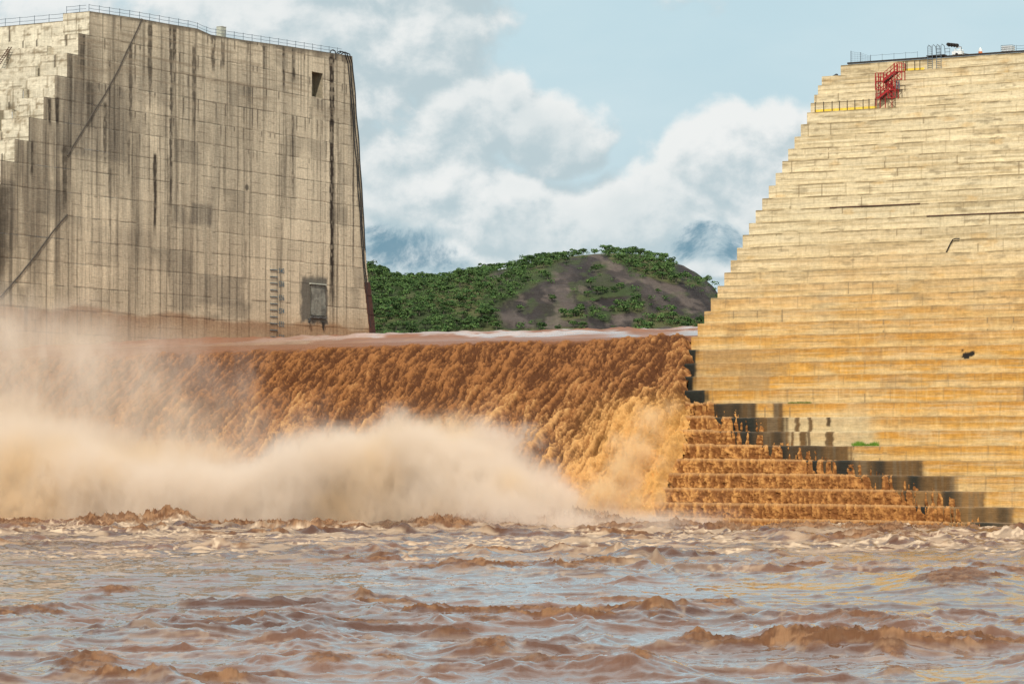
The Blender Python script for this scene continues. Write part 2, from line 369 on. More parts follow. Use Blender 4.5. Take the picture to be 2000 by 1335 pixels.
    return np.concatenate([np.clip(c, .01, .9), np.ones(u.shape+(1,))], -1)
def left_face_color(a, z, u=0):
    a, z = np.broadcast_arrays(np.asarray(a, float), np.asarray(z, float))
    c = np.broadcast_to(np.array([.70, .63, .485]), a.shape+(3,)).copy()
    lift = np.floor(z/1.6); c *= (.9+.18*_h(np.floor(a/2.6+lift*.37), lift, 12))[..., None]
    hb = sst(fbma(a*.12, z*3.2, 4, 13), .42, .75); c = lerp(c, np.array([.44, .38, .28]), hb*.42)
    c = lerp(c, np.array([.26, .20, .12]), sst(fbm(a*.6, z*.9, 5, 14), .6, .8)*.5)
    st = sst(fbma(a*2.2, z*.15, 3, 15), .66, .8)*sst(vn(a*.3, z*.3, 16), .4, .6); c = lerp(c, np.array([.12, .09, .05]), st*.85)
    jv = np.abs((a+.8*_h(lift, lift*0, 17)) % 2.44-1.22) < .06; c = lerp(c, np.array([.30, .24, .16]), jv*.7)
    hl = (np.abs((z+.06*(fbm(a*.8, lift, 3, 18)-.5)) % 1.6-.8) < .05)*sst(vn(a*.5, lift*3.3, 19), .25, .5); c = lerp(c, np.array([.20, .155, .10]), hl*.8)
    gp = (_h(np.floor(a/2.44), lift, 20) > .86)*(1-sst(np.abs(a % 2.44-.3), .08, .2)); c = lerp(c, np.array([.045, .032, .02]), gp*.95)  # dark vertical gaps, joint shadow painted into the colour
    sp_ = sst(fbm(a*1.1, z*1.4, 4, 23), .64, .76); c = lerp(c, np.array([.20, .145, .08]), sp_*.6)
    return np.concatenate([c, np.ones(a.shape+(1,))], -1)

left = dam_place(bpy.data.objects.new('dam_block', None)); COL.objects.link(left)
tag(left, 'tall grey weathered concrete dam block with smooth streaked end wall, left of the waterfall', 'dam', 'concrete dam blocks')
G = Grids(); ST = .13
NICHE = (on_a(609, 139), on_a(630, 193))
n_ = len(LCOR)
A_B = on_u(123, 45, LCOR[0][0])[0]
for k in range(n_-1):
    u0, z1 = LCOR[k]; z0 = LCOR[k+1][1]
    if k == 0:
        rows = np.linspace(0, 1, 28)[:, None]
        uu = np.linspace(u0, 86.2, int((86-u0)/ST))[None, :]
        zz = z0+(ztop(uu)-.0-z0)*rows; uu = np.broadcast_to(uu, zz.shape)+0
        uu = u0+(uu-u0)*(ub(zz)-u0)/(86.2-u0)
    else:
        nr = max(3, int((z1-z0)/ST)); rows = np.linspace(z0, z1, nr)[:, None]
        s_ = np.linspace(0, 1, int((90-u0)/ST))[None, :]
        uu = u0+(ub(rows)-u0)*s_; zz = np.broadcast_to(rows, uu.shape)
    off = .035*(fbm(uu*.12, np.full_like(uu, k*7.), 3, 3)-.5)*2 + .012*(fbm(uu*2, zz*2, 3, 8)-.5)
    e = np.minimum(zz-zz[0:1], zz[-1:]-zz); off = off-.045*(1-sst(e, 0, .16))*sst(vn(uu*.5, zz*0+k*3.1, 61), .35, .8)
    P = np.stack([off, uu, zz], -1)
    G.add(P, wall_color(uu, zz))
u_n0, z_n1 = NICHE[0]; u_n1, z_n0 = NICHE[1]
def cut(cn): return ~((cn[:, 0] > -.5) & (cn[:, 1] > u_n0) & (cn[:, 1] < u_n1) & (cn[:, 2] > z_n0) & (cn[:, 2] < z_n1))
G.build('end_wall', M_CON, left, keep=cut)
# niche in the end wall
G = Grids(); dn = 1.7
def quad(p00, p01, p10, p11, col, n=20):
    p00, p01, p10, p11 = map(np.array, (p00, p01, p10, p11)); r = np.linspace(0, 1, n)[:, None, None]; c_ = np.linspace(0, 1, n)[None, :, None]
    P = (p00*(1-r)+p10*r)*(1-c_)+(p01*(1-r)+p11*r)*c_
    f = fbma(P[..., 1]*1.2+P[..., 0], P[..., 2]*.3, 4, 9)
    return P, np.concatenate([np.array(col)*(.65+.7*f[..., None]), np.ones(P.shape[:2]+(1,))], -1)
e_ = .03
for q in [((-dn, u_n0-e_, z_n0), (-dn, u_n1+e_, z_n0), (-dn, u_n0-e_, z_n1), (-dn, u_n1+e_, z_n1)), ((-dn, u_n0-e_, z_n0), (.0, u_n0-e_, z_n0), (-dn, u_n0-e_, z_n1), (0, u_n0-e_, z_n1)),
          ((0, u_n1+e_, z_n0), (-dn, u_n1+e_, z_n0), (0, u_n1+e_, z_n1), (-dn, u_n1+e_, z_n1)), ((-dn, u_n0-e_, z_n0-e_), (-dn, u_n1+e_, z_n0-e_), (0, u_n0-e_, z_n0-e_), (0, u_n1+e_, z_n0-e_)),
          ((-dn, u_n0-e_, z_n1+e_), (-dn, u_n1+e_, z_n1+e_), (0, u_n0-e_, z_n1+e_), (0, u_n1+e_, z_n1+e_))]:
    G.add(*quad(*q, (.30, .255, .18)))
G.build('niche', M_CON, left)
# stepped downstream face, in two staggered pours
G = Grids(); AW = -48.
def stepped(G, a0, a1, cor, colf, colt, st=.2, jit=.03, seed=0, wallz=None):
    """one connected sheet: riser, tread, riser ... from the top down"""
    na = max(2, int(abs(a1-a0)/st)); aa = np.linspace(a0, a1, na)
    rows = []; cols = []
    for k in range(len(cor)-1):
        u0, z1 = cor[k]; z0 = cor[k+1][1]; un = cor[k+1][0]
        ju = jit*(fbm(aa*.35, aa*0+k*5.7, 3, seed)-.5)*2+jit*.8*(_h(np.floor(aa/3.1+k*.41), aa*0+k, seed+1)-.5)*2
        jz = jit*1.6*(fbm(aa*.3, aa*0+k*3.3, 4, seed+5)-.5)*2 + .05*np.maximum(0, fbm(aa*1.1, aa*0+k*9.3, 3, seed+6)-.62)*-8*jit/.03*.3
        zt = z1+jz
        zb_ = z0+(jit*1.6*(fbm(aa*.3, aa*0+(k+1)*3.3, 4, seed+5)-.5)*2)
        nr = max(3, int((z1-z0)/st)+1)
        rows.append(np.stack([aa, u0+ju+.06, zt], -1)); cols.append(colf(aa, np.full_like(aa, z1-.01), k, aa*0+1.))
        for i in range(nr+1):
            fr = 1-i/nr; z = zb_+(zt-zb_)*fr
            bulge = (.035 if i == 0 else 0)
            rows.append(np.stack([aa, u0+ju+bulge, z-(.04 if i == 0 else 0)], -1)); cols.append(colf(aa, z, k, np.full_like(aa, fr)))
        rows.append(np.stack([aa, u0+ju-.02, zb_+.0], -1)); cols.append(colt(aa, k))
        rows.append(np.stack([aa, un+aa*0+.1, zb_+.01], -1)); cols.append(colt(aa, k))
    G.add(np.stack(rows), np.stack(cols), flip=(a1 > a0))
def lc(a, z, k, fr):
    c = left_face_color(a, z); g_ = np.maximum(sst(fr, .93, .99)*(.4+.6*sst(fbma(a*.9, a*0+k, 3, 33), .3, .6)), .9*(1-sst(fr, .01, .06)))  # top edge and foot of each riser darkened: joint shadow put into the colour
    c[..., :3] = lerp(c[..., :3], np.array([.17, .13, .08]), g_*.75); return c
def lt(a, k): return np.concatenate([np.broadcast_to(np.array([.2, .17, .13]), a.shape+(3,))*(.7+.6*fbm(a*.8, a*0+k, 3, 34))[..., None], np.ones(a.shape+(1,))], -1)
stepped(G, 0.0, A_B, LCOR, lc, lt, .2)
for k in range(n_-1):
    uu = np.linspace(LCOR[k][0]+.08, LCOR[k][0]+9, 30)[None, :]; zz = np.linspace(LCOR[k+1][1], LCOR[k][1]-.04, 12)[:, None]
    P = np.stack(np.broadcast_arrays(A_B-.0+0*uu, uu, zz), -1); G.add(P, left_face_color(P[..., 1], P[..., 2]), flip=True)
G.build('stepped_face', M_CON, left)
LC2 = [(LCOR[0][0]+.3, on_u(60, 46, LCOR[0][0])[1])]
for k in range(n_-2):
    za = LCOR[k+1][1]-1.55; LC2.append((LCOR[k+1][0]-1.0, za))
LC2.append((LC2[-1][0]-2.5, -3.))
G = Grids(); stepped(G, A_B-.01, AW, LC2, lc, lt, .22, seed=9)
for k in range(len(LC2)-1):
    uu = np.linspace(LC2[k][0]+.08, LC2[k][0]+9, 30)[None, :]; zz = np.linspace(LC2[k+1][1], LC2[k][1]-.04, 12)[:, None]
    P = np.stack(np.broadcast_arrays(A_B-.02+0*uu, uu, zz), -1); G.add(P, left_face_color(P[..., 1], P[..., 2]))
G.build('stepped_face', M_CON, left)
# roof slabs, upstream face and the side of the taller top pour
G = Grids(); uu = np.linspace(LCOR[0][0], 86.2, 240)[:, None]; aa = np.linspace(A_B, 0, 20)[None, :]
top = np.stack(np.broadcast_arrays(aa, uu, ztop(uu)), -1); G.add(top, lt(top[..., 1], 1), flip=True)
tz = LC2[0][1]
uu2 = np.linspace(LC2[0][0], 86.2, 60)[:, None]; aa = np.linspace(AW, A_B, 20)[None, :]
top = np.stack(np.broadcast_arrays(aa, uu2, tz+0*uu2), -1); G.add(top, lt(top[..., 1], 2), flip=True)
zz = np.linspace(0, 1, 30)[:, None]; sd_ = np.stack(np.broadcast_arrays(A_B+0*uu[:, 0][None, :], uu[:, 0][None, :], tz-1+(ztop(uu[:, 0][None, :])-tz+1)*zz), -1); G.add(sd_, lt(sd_[..., 1], 3))
aa = np.linspace(0, AW, 90)[None, :]; zz = np.linspace(-3, 70.05, 60)[:, None]
bk = np.stack(np.broadcast_arrays(aa, ub(zz), zz), -1); bk[..., 2] = np.where(bk[..., 0] < A_B, np.minimum(bk[..., 2], tz), bk[..., 2])
G.add(bk, left_face_color(bk[..., 0], bk[..., 2]))
G.build('top_slab', M_CON, left)

# ================================================================== RIGHT DAM BLOCK
A0 = on_u(1355, 655, 0)[0]
SIL = [(1642, 127.6), (1605, 149.6), (1597.4, 167), (1590, 185), (1583.4, 201.8), (1576, 220), (1564, 243), (1551.7, 267.6), (1539.3, 291), (1528, 314.8), (1514.8, 338.4), (1501.3, 363.1),
       (1488.8, 387.9), (1476, 411.5), (1462.7, 436.2), (1450.3, 458.7), (1439.4, 483.5), (1427, 508.2), (1414.7, 532.7), (1401.6, 558), (1388.2, 582.8), (1375.4, 608.3), (1362.4, 632.3), (1350, 658)]
RCOR = [on_a(x, y, A0) for x, y in SIL]
RLOW = []
u_, z_ = RCOR[-1]
while z_ > -2.5:
    u_ -= 1.68; z_ -= 1.565; RLOW.append((u_, z_))
RALL = RCOR+RLOW
KC = len(RCOR)-1          # the lift whose top is the lip level
A1 = 172.
# wet zones on the lower lifts: photo columns at which water stops and damp concrete stops
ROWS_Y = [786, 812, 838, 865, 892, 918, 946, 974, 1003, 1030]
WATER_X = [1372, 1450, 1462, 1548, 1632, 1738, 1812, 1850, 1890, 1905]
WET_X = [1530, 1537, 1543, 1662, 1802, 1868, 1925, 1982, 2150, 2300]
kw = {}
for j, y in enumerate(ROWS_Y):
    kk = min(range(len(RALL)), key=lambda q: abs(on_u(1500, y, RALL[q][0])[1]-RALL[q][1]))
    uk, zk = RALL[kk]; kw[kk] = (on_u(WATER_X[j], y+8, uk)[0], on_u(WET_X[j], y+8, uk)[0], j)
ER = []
for y, x in ((684, 1362), (709, 1359), (735, 1357), (760, 1384)):  # dark step ends beside the torrent: wet concrete and gap shadow in one colour
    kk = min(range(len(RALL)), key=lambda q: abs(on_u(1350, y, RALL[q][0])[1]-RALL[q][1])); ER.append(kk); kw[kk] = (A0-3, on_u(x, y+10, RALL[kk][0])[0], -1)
print('wet lifts', sorted(kw))
HOLES = [on_u(1877, 691, RALL[KC+2][0])]
def rc(a, z, k, fr):
    lo = sst(z+2.5*(fbm(a*.06, z*.15, 4, 201)-.5)*2, 30, 20.5)if False else 1-sst(z+2.0*(fbm(a*.05, z*.12, 4, 201)-.5)*2, 18, 36)
    cream = np.array([.71, .605, .405]); ochre = np.array([.60, .31, .062])
    c = lerp(np.broadcast_to(cream, a.shape+(3,)).copy(), ochre, np.clip(lo*(.68+.6*fbma(a*.18, a*0+k*1.7, 4, 202)), 0, 1))
    c *= (.95+.08*_h(np.floor((a+9*_h(a*0+k, a*0, 5))/6.5), a*0+k, 203))[..., None]
    c *= (.93+.1*_h(a*0+k, a*0, 204))[..., None]
    # band inside each lift: grimy brown top, pale lime streaked foot
    toph = sst(fr+.25*(fbma(a*.35, a*0+k*3.7, 4, 205)-.5)*2, .45, .85)
    c = lerp(c, lerp(np.broadcast_to(np.array([.46, .335, .165]), c.shape), np.array([.47, .215, .038]), lo), toph*(.26+.5*lo))
    pale = (1-sst(fr+.4*(fbma(a*.25, a*0+k*2.3, 4, 206)-.5)*2, .12, .5)); c = lerp(c, np.array([.66, .52, .28]), pale*.5*(.4+.6*lo))
    hb = sst(fbma(a*.10, z*4.5, 4, 207), .45, .74); c = lerp(c, np.array([.33, .23, .105]), hb*(.55-.3*lo))
    hb2 = sst(fbma(a*.16, z*6+31, 3, 217), .5, .8); c = lerp(c, np.array([.68, .56, .36]), hb2*.35)
    # fine vertical run marks in the flooded part
    vs = sst(fbma(a*2.2, a*0+k*9.1+fr*.3, 3, 208), .5, .8); c = lerp(c, np.array([.40, .235, .075]), vs*.22*(.1+lo))
    vs = sst(fbma(a*2.9, a*0+k*5.1+fr*.3, 3, 218), .58, .8); c = lerp(c, np.array([.72, .53, .24]), vs*.18*(.1+lo))
    # brown mottled panels and grey blooms
    pn = _h(np.floor((a+13*_h(a*0+k, a*0, 6))/2.44), a*0+k, 209); c = lerp(c, np.array([.36, .20, .075]), (pn > .93)*.45*lo*sst(vn(a*1.5, z*.8, 3), .1, .5))
    gb = sst(fbm(a*.22, z*.5, 4, 210), .62, .75); c = lerp(c, np.array([.50, .43, .28]), gb*.22)
    og = sst(fbm(a*.4, z*1.1, 4, 211), .66, .85); c = lerp(c, np.array([.54, .32, .10]), og*.4)
    dk = sst(fbma(a*.55, z*2.2, 5, 212), .62, .78); c = lerp(c, np.array([.17, .125, .07]), dk*(.5-.25*lo))
    # joints; lines at step edges mix dirt with shadow put into the colour
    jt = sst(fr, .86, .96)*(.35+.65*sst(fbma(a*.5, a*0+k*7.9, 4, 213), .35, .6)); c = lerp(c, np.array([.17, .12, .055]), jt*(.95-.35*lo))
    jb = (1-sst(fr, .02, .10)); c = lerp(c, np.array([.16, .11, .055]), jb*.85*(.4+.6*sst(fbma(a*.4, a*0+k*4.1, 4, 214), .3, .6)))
    mid = (np.abs(fr-.45-.08*_h(a*0+k, a*0, 8)+.03*(fbm(a*.7, a*0+k, 3, 4)-.5)) < .045)*sst(vn(a*.22, a*0+k*6.1, 215), .42, .7); c = lerp(c, np.array([.19, .135, .07]), mid*.6*(.35+.9*fbma(a*.9, a*0+k, 3, 225)))
    sid = (a+31*_h(a*0+k, a*0, 9)) % 3.05; pid = np.floor((a+31*_h(a*0+k, a*0, 9))/3.05); pres = _h(pid, a*0+k, 216)
    jv = (np.minimum(sid, 3.05-sid) < .08)*(pres > .3)*np.where(pres > .6, 1., (fr > .5)*1.)*(vn(z*1.5, a*0+pid, 2) > .3); c = lerp(c, np.array([.20, .145, .08]), jv*np.where(pres > .9, .8, .36))
    rough = np.ones(a.shape)
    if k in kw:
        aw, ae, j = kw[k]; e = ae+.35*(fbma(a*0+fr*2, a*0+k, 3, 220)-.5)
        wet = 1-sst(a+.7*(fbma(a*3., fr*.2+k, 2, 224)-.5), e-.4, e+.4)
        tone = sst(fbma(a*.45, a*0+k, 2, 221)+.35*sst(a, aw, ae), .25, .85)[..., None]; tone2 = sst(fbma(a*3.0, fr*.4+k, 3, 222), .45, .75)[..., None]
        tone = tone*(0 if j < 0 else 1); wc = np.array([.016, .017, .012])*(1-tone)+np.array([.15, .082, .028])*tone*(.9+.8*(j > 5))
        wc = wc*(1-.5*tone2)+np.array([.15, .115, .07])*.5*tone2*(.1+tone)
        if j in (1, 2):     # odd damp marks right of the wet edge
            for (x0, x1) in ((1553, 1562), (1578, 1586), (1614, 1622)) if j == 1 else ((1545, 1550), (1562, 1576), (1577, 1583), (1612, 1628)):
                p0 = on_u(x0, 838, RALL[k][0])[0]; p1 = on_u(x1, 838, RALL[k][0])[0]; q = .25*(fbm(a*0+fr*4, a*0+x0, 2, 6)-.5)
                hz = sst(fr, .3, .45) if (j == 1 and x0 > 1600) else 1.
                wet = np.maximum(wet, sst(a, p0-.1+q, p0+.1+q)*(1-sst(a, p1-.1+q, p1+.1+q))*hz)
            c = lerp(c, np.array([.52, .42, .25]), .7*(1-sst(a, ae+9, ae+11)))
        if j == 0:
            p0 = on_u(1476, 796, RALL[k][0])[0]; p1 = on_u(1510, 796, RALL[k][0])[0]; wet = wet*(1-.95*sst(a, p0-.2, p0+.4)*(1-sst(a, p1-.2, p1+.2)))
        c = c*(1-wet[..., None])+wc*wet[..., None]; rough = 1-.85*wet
    if KC+1 <= k <= KC+3:    # freshly washed brown panels beside the torrent
        f = 1-sst(a, A0+6+8*_h(a*0+k, a*0, 10), A0+6.4+8*_h(a*0+k, a*0, 10)); c = lerp(c, np.array([.33, .205, .09]), (rough > .8)*f*(.35+.4*(_h(np.floor(a/3.1), a*0+k, 11))))
    if k == KC+1:
        ha, hz_ = HOLES[0]; r = np.hypot((a-ha)*.8, (z-hz_)*1.2)+.5*(fbm(a*1.6, z*1.6, 4, 230)-.5)*2
        c = lerp(c, np.array([.02, .016, .012]), 1-sst(r, .45, .6))  # recess painted on the flat riser, its inner shade put into the colour
    return np.concatenate([np.clip(c, .01, .9), rough[..., None]], -1)
def rt(a, k):
    c = np.array([.46, .36, .22])*(.7+.6*fbm(a*.6, a*0+k, 3, 34))[..., None]; r = np.ones(a.shape)
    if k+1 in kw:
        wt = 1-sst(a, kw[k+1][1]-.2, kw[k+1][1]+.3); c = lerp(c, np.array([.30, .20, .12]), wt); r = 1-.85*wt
    return np.concatenate([c, r[..., None]], -1)
right = dam_place(bpy.data.objects.new('dam_block', None)); COL.objects.link(right)
tag(right, 'golden stained concrete dam block rising in many steps, right of the waterfall', 'dam', 'concrete dam blocks')
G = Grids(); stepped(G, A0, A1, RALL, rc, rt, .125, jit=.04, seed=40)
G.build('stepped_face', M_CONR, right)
G = Grids()      # side of the stair profile, roof, back
for k in range(len(RALL)-1):
    u0, z1 = RALL[k]; z0 = RALL[k+1][1]; uu = np.linspace(u0+.08, 70, 60)[None, :]; zz = np.linspace(z0, z1-.05, 6)[:, None]
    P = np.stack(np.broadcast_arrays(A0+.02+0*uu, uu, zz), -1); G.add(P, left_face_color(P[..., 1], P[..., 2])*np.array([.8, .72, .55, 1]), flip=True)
aa = np.linspace(A0, A1, 80)[None, :]; uu = np.linspace(RALL[0][0]+.02, 70, 30)[:, None]
P = np.stack(np.broadcast_arrays(aa, uu, RALL[0][1]-.02+0*uu), -1); G.add(P, rt(P[..., 0], 0), flip=True)
zz = np.linspace(-3, RALL[0][1], 30)[:, None]; P = np.stack(np.broadcast_arrays(aa, 70+0*zz, zz), -1); G.add(P, rt(P[..., 0], 0), flip=True)
G.build('core', M_CONR, right)
# slightly taller crown pour with a dark steel edge
uT = RALL[0][0]; aT0 = on_u(1660, 125, uT+1)[0]; zT = on_u(1660, 123.5, uT+1)[1]
MB().box(aT0, A1, uT+.35, uT+26, RALL[0][1]-.1, zT-.25).build('crown_pour', mat('crown_concrete', (.5, .42, .27), .9), right)
MB().box(aT0-.05, A1+.05, uT+.25, uT+.55, zT-.2, zT).build('edge_beam', M_DARK, right)
# concrete weir under the water
weir = dam_place(bpy.data.objects.new('weir', None)); COL.objects.link(weir); tag(weir, 'low concrete overflow sill hidden beneath the brown waterfall', 'weir')
WC = [(c_[0]+1.4, c_[1]-.55) for c_ in RLOW]
G = Grids(); stepped(G, .05, A0-.05, WC, rc if False else (lambda a, z, k, fr: lt(a, k)), lt, 1.0)
aa = np.linspace(.05, A0-.05, 20)[None, :]; uu = np.linspace(WC[0][0], 70, 20)[:, None]
P = np.stack(np.broadcast_arrays(aa, uu, WC[0][1]+0*uu), -1); G.add(P, lt(P[..., 0], 0), flip=True)
G.build('stepped_face', M_CON, weir)

# ================================================================== WATER
def water_mat(name, ripple=(9., .25, .03), stretch=(1, 1, 1), rlo=.06, rhi=.75, spec=.5, coat=0.):
    m = bpy.data.materials.new(name); m.use_nodes = True; t = NT(m.node_tree); p = m.node_tree.nodes['Principled BSDF']
    at = t.new('ShaderNodeAttribute', attribute_name='Col'); tc = t.v('MULTIPLY', t.new('ShaderNodeTexCoord').outputs['Object'], stretch)
    n1 = t.noise(tc, ripple[0]*.35, 6, .6); n2 = t.noise(tc, ripple[0], 4, .6)
    f = t.ramp(n1, .3, .7, .86, 1.12, False); t.put(p.inputs['Base Color'], t.mix(1., at.outputs['Color'], t.xyz(f, f, f), 'MULTIPLY'))
    t.put(p.inputs['Roughness'], t.ramp(at.outputs['Alpha'], 0., 1., rlo, rhi, False))
    if coat: t.put(p.inputs['Coat Weight'], t.ramp(at.outputs['Alpha'], .1, .5, coat, 0.)); p.inputs['Coat Roughness'].default_value = .04; p.inputs['Coat IOR'].default_value = 1.5
    p.inputs['IOR'].default_value = 1.33; p.inputs['Specular IOR Level'].default_value = spec
    b = t.new('ShaderNodeBump'); b.inputs['Strength'].default_value = ripple[1]; b.inputs['Distance'].default_value = ripple[2]*6
    t.put(b.inputs['Height'], t.m('ADD', n1, t.m('MULTIPLY', n2, .5))); t.put(p.inputs['Normal'], b.outputs[0]); return m
M_RIV = water_mat('muddy_river_water', (3.2, .35, .03), (.6, 1, 1), .03, coat=.9)
M_FALL = water_mat('muddy_froth', (7., .5, .06), (1, 1, 1), .3, .9, .3)
M_RES = water_mat('reservoir_water', (1.2, .25, .05), (1, .3, 1))

BOIL = []
for (px, py, hh, wpx) in [(20, 1006, 1.1, 60), (175, 1012, .9, 40), (230, 1015, 1.0, 60), (340, 1008, 1.7, 34), (450, 1022, .7, 60), (540, 1024, .7, 40), (620, 1027, .6, 40), (285, 1015, .8, 30), (930, 1022, 1.3, 110), (1010, 1018, 1.5, 80), (1090, 1012, 1.7, 45), (1150, 1018, 1.2, 50), (1220, 1022, 1.2, 70), (860, 1030, .8, 70), (1300, 1032, .7, 60), (1440, 1036, .6, 50), (1560, 1034, .7, 60), (1700, 1036, .6, 60), (1850, 1036, .5, 60)]:
    Y = CH*F/(1040-891)*.99 + (1040-py)*.9
    BOIL.append(((px-1000)/F*Y, Y, hh*.62, wpx/F*Y*1.3))
BIG = [(650, 1318, .75, 95, 3.5), (760, 1312, .5, 60, 3), (180, 1322, .45, 120, 4), (960, 1290, .35, 80, 4), (1870, 1160, 1.3, 150, 9), (1990, 1150, 1.1, 120, 8), (1400, 1195, .5, 110, 3.5), (1300, 1222, .35, 80, 3), (230, 1163, .55, 90, 4), (1500, 1220, .4, 90, 4), (1640, 1275, .45, 70, 4), (1740, 1290, .4, 50, 3), (700, 1230, .4, 130, 3), (450, 1225, .35, 150, 3), (1750, 1325, .5, 50, 3), (1250, 1325, .3, 60, 3), (950, 1225, .3, 80, 3)]
BIG = [((px-1000)/F*(CH*F/(py-891)), CH*F/(py-891), h_, w_/F*CH*F/(py-891), d_) for px, py, h_, w_, d_ in BIG]
def river_height(x, y):
    wx = x+3*(fbm(x*.08, y*.08, 2, 301)-.5); wy = y+5*(fbm(x*.07+9, y*.06, 3, 302)-.5)
    far = sst(y, 175, 265)
    calm = sst(fbm(x*.035, y*.032, 3, 303), .34, .60)          # 1 = choppy
    r1 = ridged(wx*.06, wy*.17, 4, 304, .5); r2 = ridged(wx*.21, wy*.36, 4, 305, .55); r3 = fbm(x*.9, y*1.3, 4, 306)
    sw = fbm(wx*.045, wy*.11, 3, 330)
    cr = ridged(wx*.07, wy*.16, 3, 340, .45)**2.4; cr2 = ridged(wx*.14+5, wy*.30, 3, 341, .5)**2.2; act = .45+.6*calm
    h = .55*(sw-.5)+.60*cr*act+.55*cr2*act+.14*(r3-.5)+.10*far*(r2-.3)+(.05+.9*np.clip(cr+.5*cr2, 0, 1))*calm*(.45*(r2-.3)+.30*(r3-.5)+.2*(ridged(x*.8, y*1.2, 4, 331, .65)-.3))+.16*far*(r3-.5)
    h = h+far*(.55*(ridged(x*.16, y*.2, 4, 307)-.3)+.3*(fbm(x*.6, y*.6, 3, 308)-.5))
    fro = sst(ridged(wx*.07, wy*.16, 3, 340, .45)**2.4+.35*(r2-.4), .36, .62)*sst(fbm(x*.09, y*.11, 3, 309), .42, .6)*calm
    for bx, by, bh, bw, bd in BIG:
        e = (x-bx)/bw+.4*(fbm(x*.35, y*.35, 3, 310)-.5); q = (y-by)/bd+.5*(fbm(x*.25, y*.2, 3, 311)-.5)
        k = np.exp(-e*e)*np.where(q < 0, np.exp(-(q*1.6)**2), np.exp(-(q*.7)**2)); h = h+.7*bh*k; fro = np.maximum(fro, sst(k+.5*(fbm(x*1.1, y*1.1, 3, 342)-.5), .6, .95)*.7)
    for bx, by, bh, bw in BOIL:
        k = np.exp(-((x-bx)/bw)**2-((y-by)/6.)**2); k = k*(.15+1.5*fbm(x*.75, y*.5, 5, 312, .65)); h = h+bh*k+.55*k*(ridged(x*2.2, y*1.5, 4, 332, .75)-.35); fro = np.maximum(fro, sst(k, .3, .6))
    h = h+fro*(.34*(fbm(x*3.1, y*2.6, 5, 313, .62)-.45)+.10*(1-np.abs(2*vn(x*5.4, y*4.4, 314)-1)))
    return h, fro, far, calm, r2
def river_color(x, y, h, fro, far, calm, r2):
    deep = np.array([.080, .033, .016]); mid = np.array([.135, .060, .030])
    c = lerp(np.broadcast_to(deep, x.shape+(3,)).copy(), mid, sst(fbm(x*.1, y*.1, 4, 320), .3, .7))
    web = sst(1-np.abs(2*fbm(x*.55+2*fbm(x*.3, y*.3, 2, 3), y*1.1, 4, 321)-1), .84, .97); patch = sst(fbm(x*.07, y*.09, 3, 322), .42, .6)
    foam_sheen = np.clip(web*patch*(.22+.75*far)+far*.55*sst(fbm(x*.35, y*.8, 5, 323), .45, .62), 0, 1)
    c = lerp(c, np.array([.66, .50, .34]), foam_sheen*.85)  # foam net, plus mist reflection on the far flats tinted into the colour
    fl = lerp(np.broadcast_to(np.array([.13, .056, .022]), c.shape), np.array([.27, .14, .065]), sst(fbm(x*2.4, y*2.4, 4, 324), .4, .65))
    c = lerp(c, fl, fro*.9)
    return np.concatenate([c, np.clip(.02+.26*far+.95*fro+.5*foam_sheen, 0, 1)[..., None]], -1)
ys = [90.]
while ys[-1] < 420: ys.append(ys[-1]+.05+ys[-1]*.00095)
ys = np.array(ys)[:, None]; an = np.linspace(-.19, .19, 1200)[None, :]
X = ys*an; Yg = np.broadcast_to(ys, X.shape)
h, fro, far, calm, r2 = river_height(X, Yg)
G = Grids(); G.add(np.stack([X, Yg, h], -1), river_color(X, Yg, h, fro, far, calm, r2))
for x0, x1, y0, y1, s_ in [(-420, 420, -300, 90.5, 3.5)]:
    xx, yy = np.meshgrid(np.arange(x0, x1, s_), np.arange(y0, y1, s_)); G.add(np.stack([xx, yy, .3*(fbm(xx*.1, yy*.15, 3, 3)-.7)], -1), np.array([.22, .10, .055, .15]))
for sg in (-1, 1):
    yy = np.linspace(90, 420, 130)[:, None]; ss = np.linspace(0, 1, 70)[None, :]; xx = sg*(yy*.19+ss**1.3*320)
    hh = river_height(xx, np.broadcast_to(yy, xx.shape)); G.add(np.stack([xx, np.broadcast_to(yy, xx.shape), hh[0]-.05], -1), river_color(xx, np.broadcast_to(yy, xx.shape), *hh), flip=(sg < 0))
riv = G.build('river', M_RIV, smooth=True); tag(riv, 'wide turbulent river of muddy brown water with pale sky reflections', 'river', kind='structure')

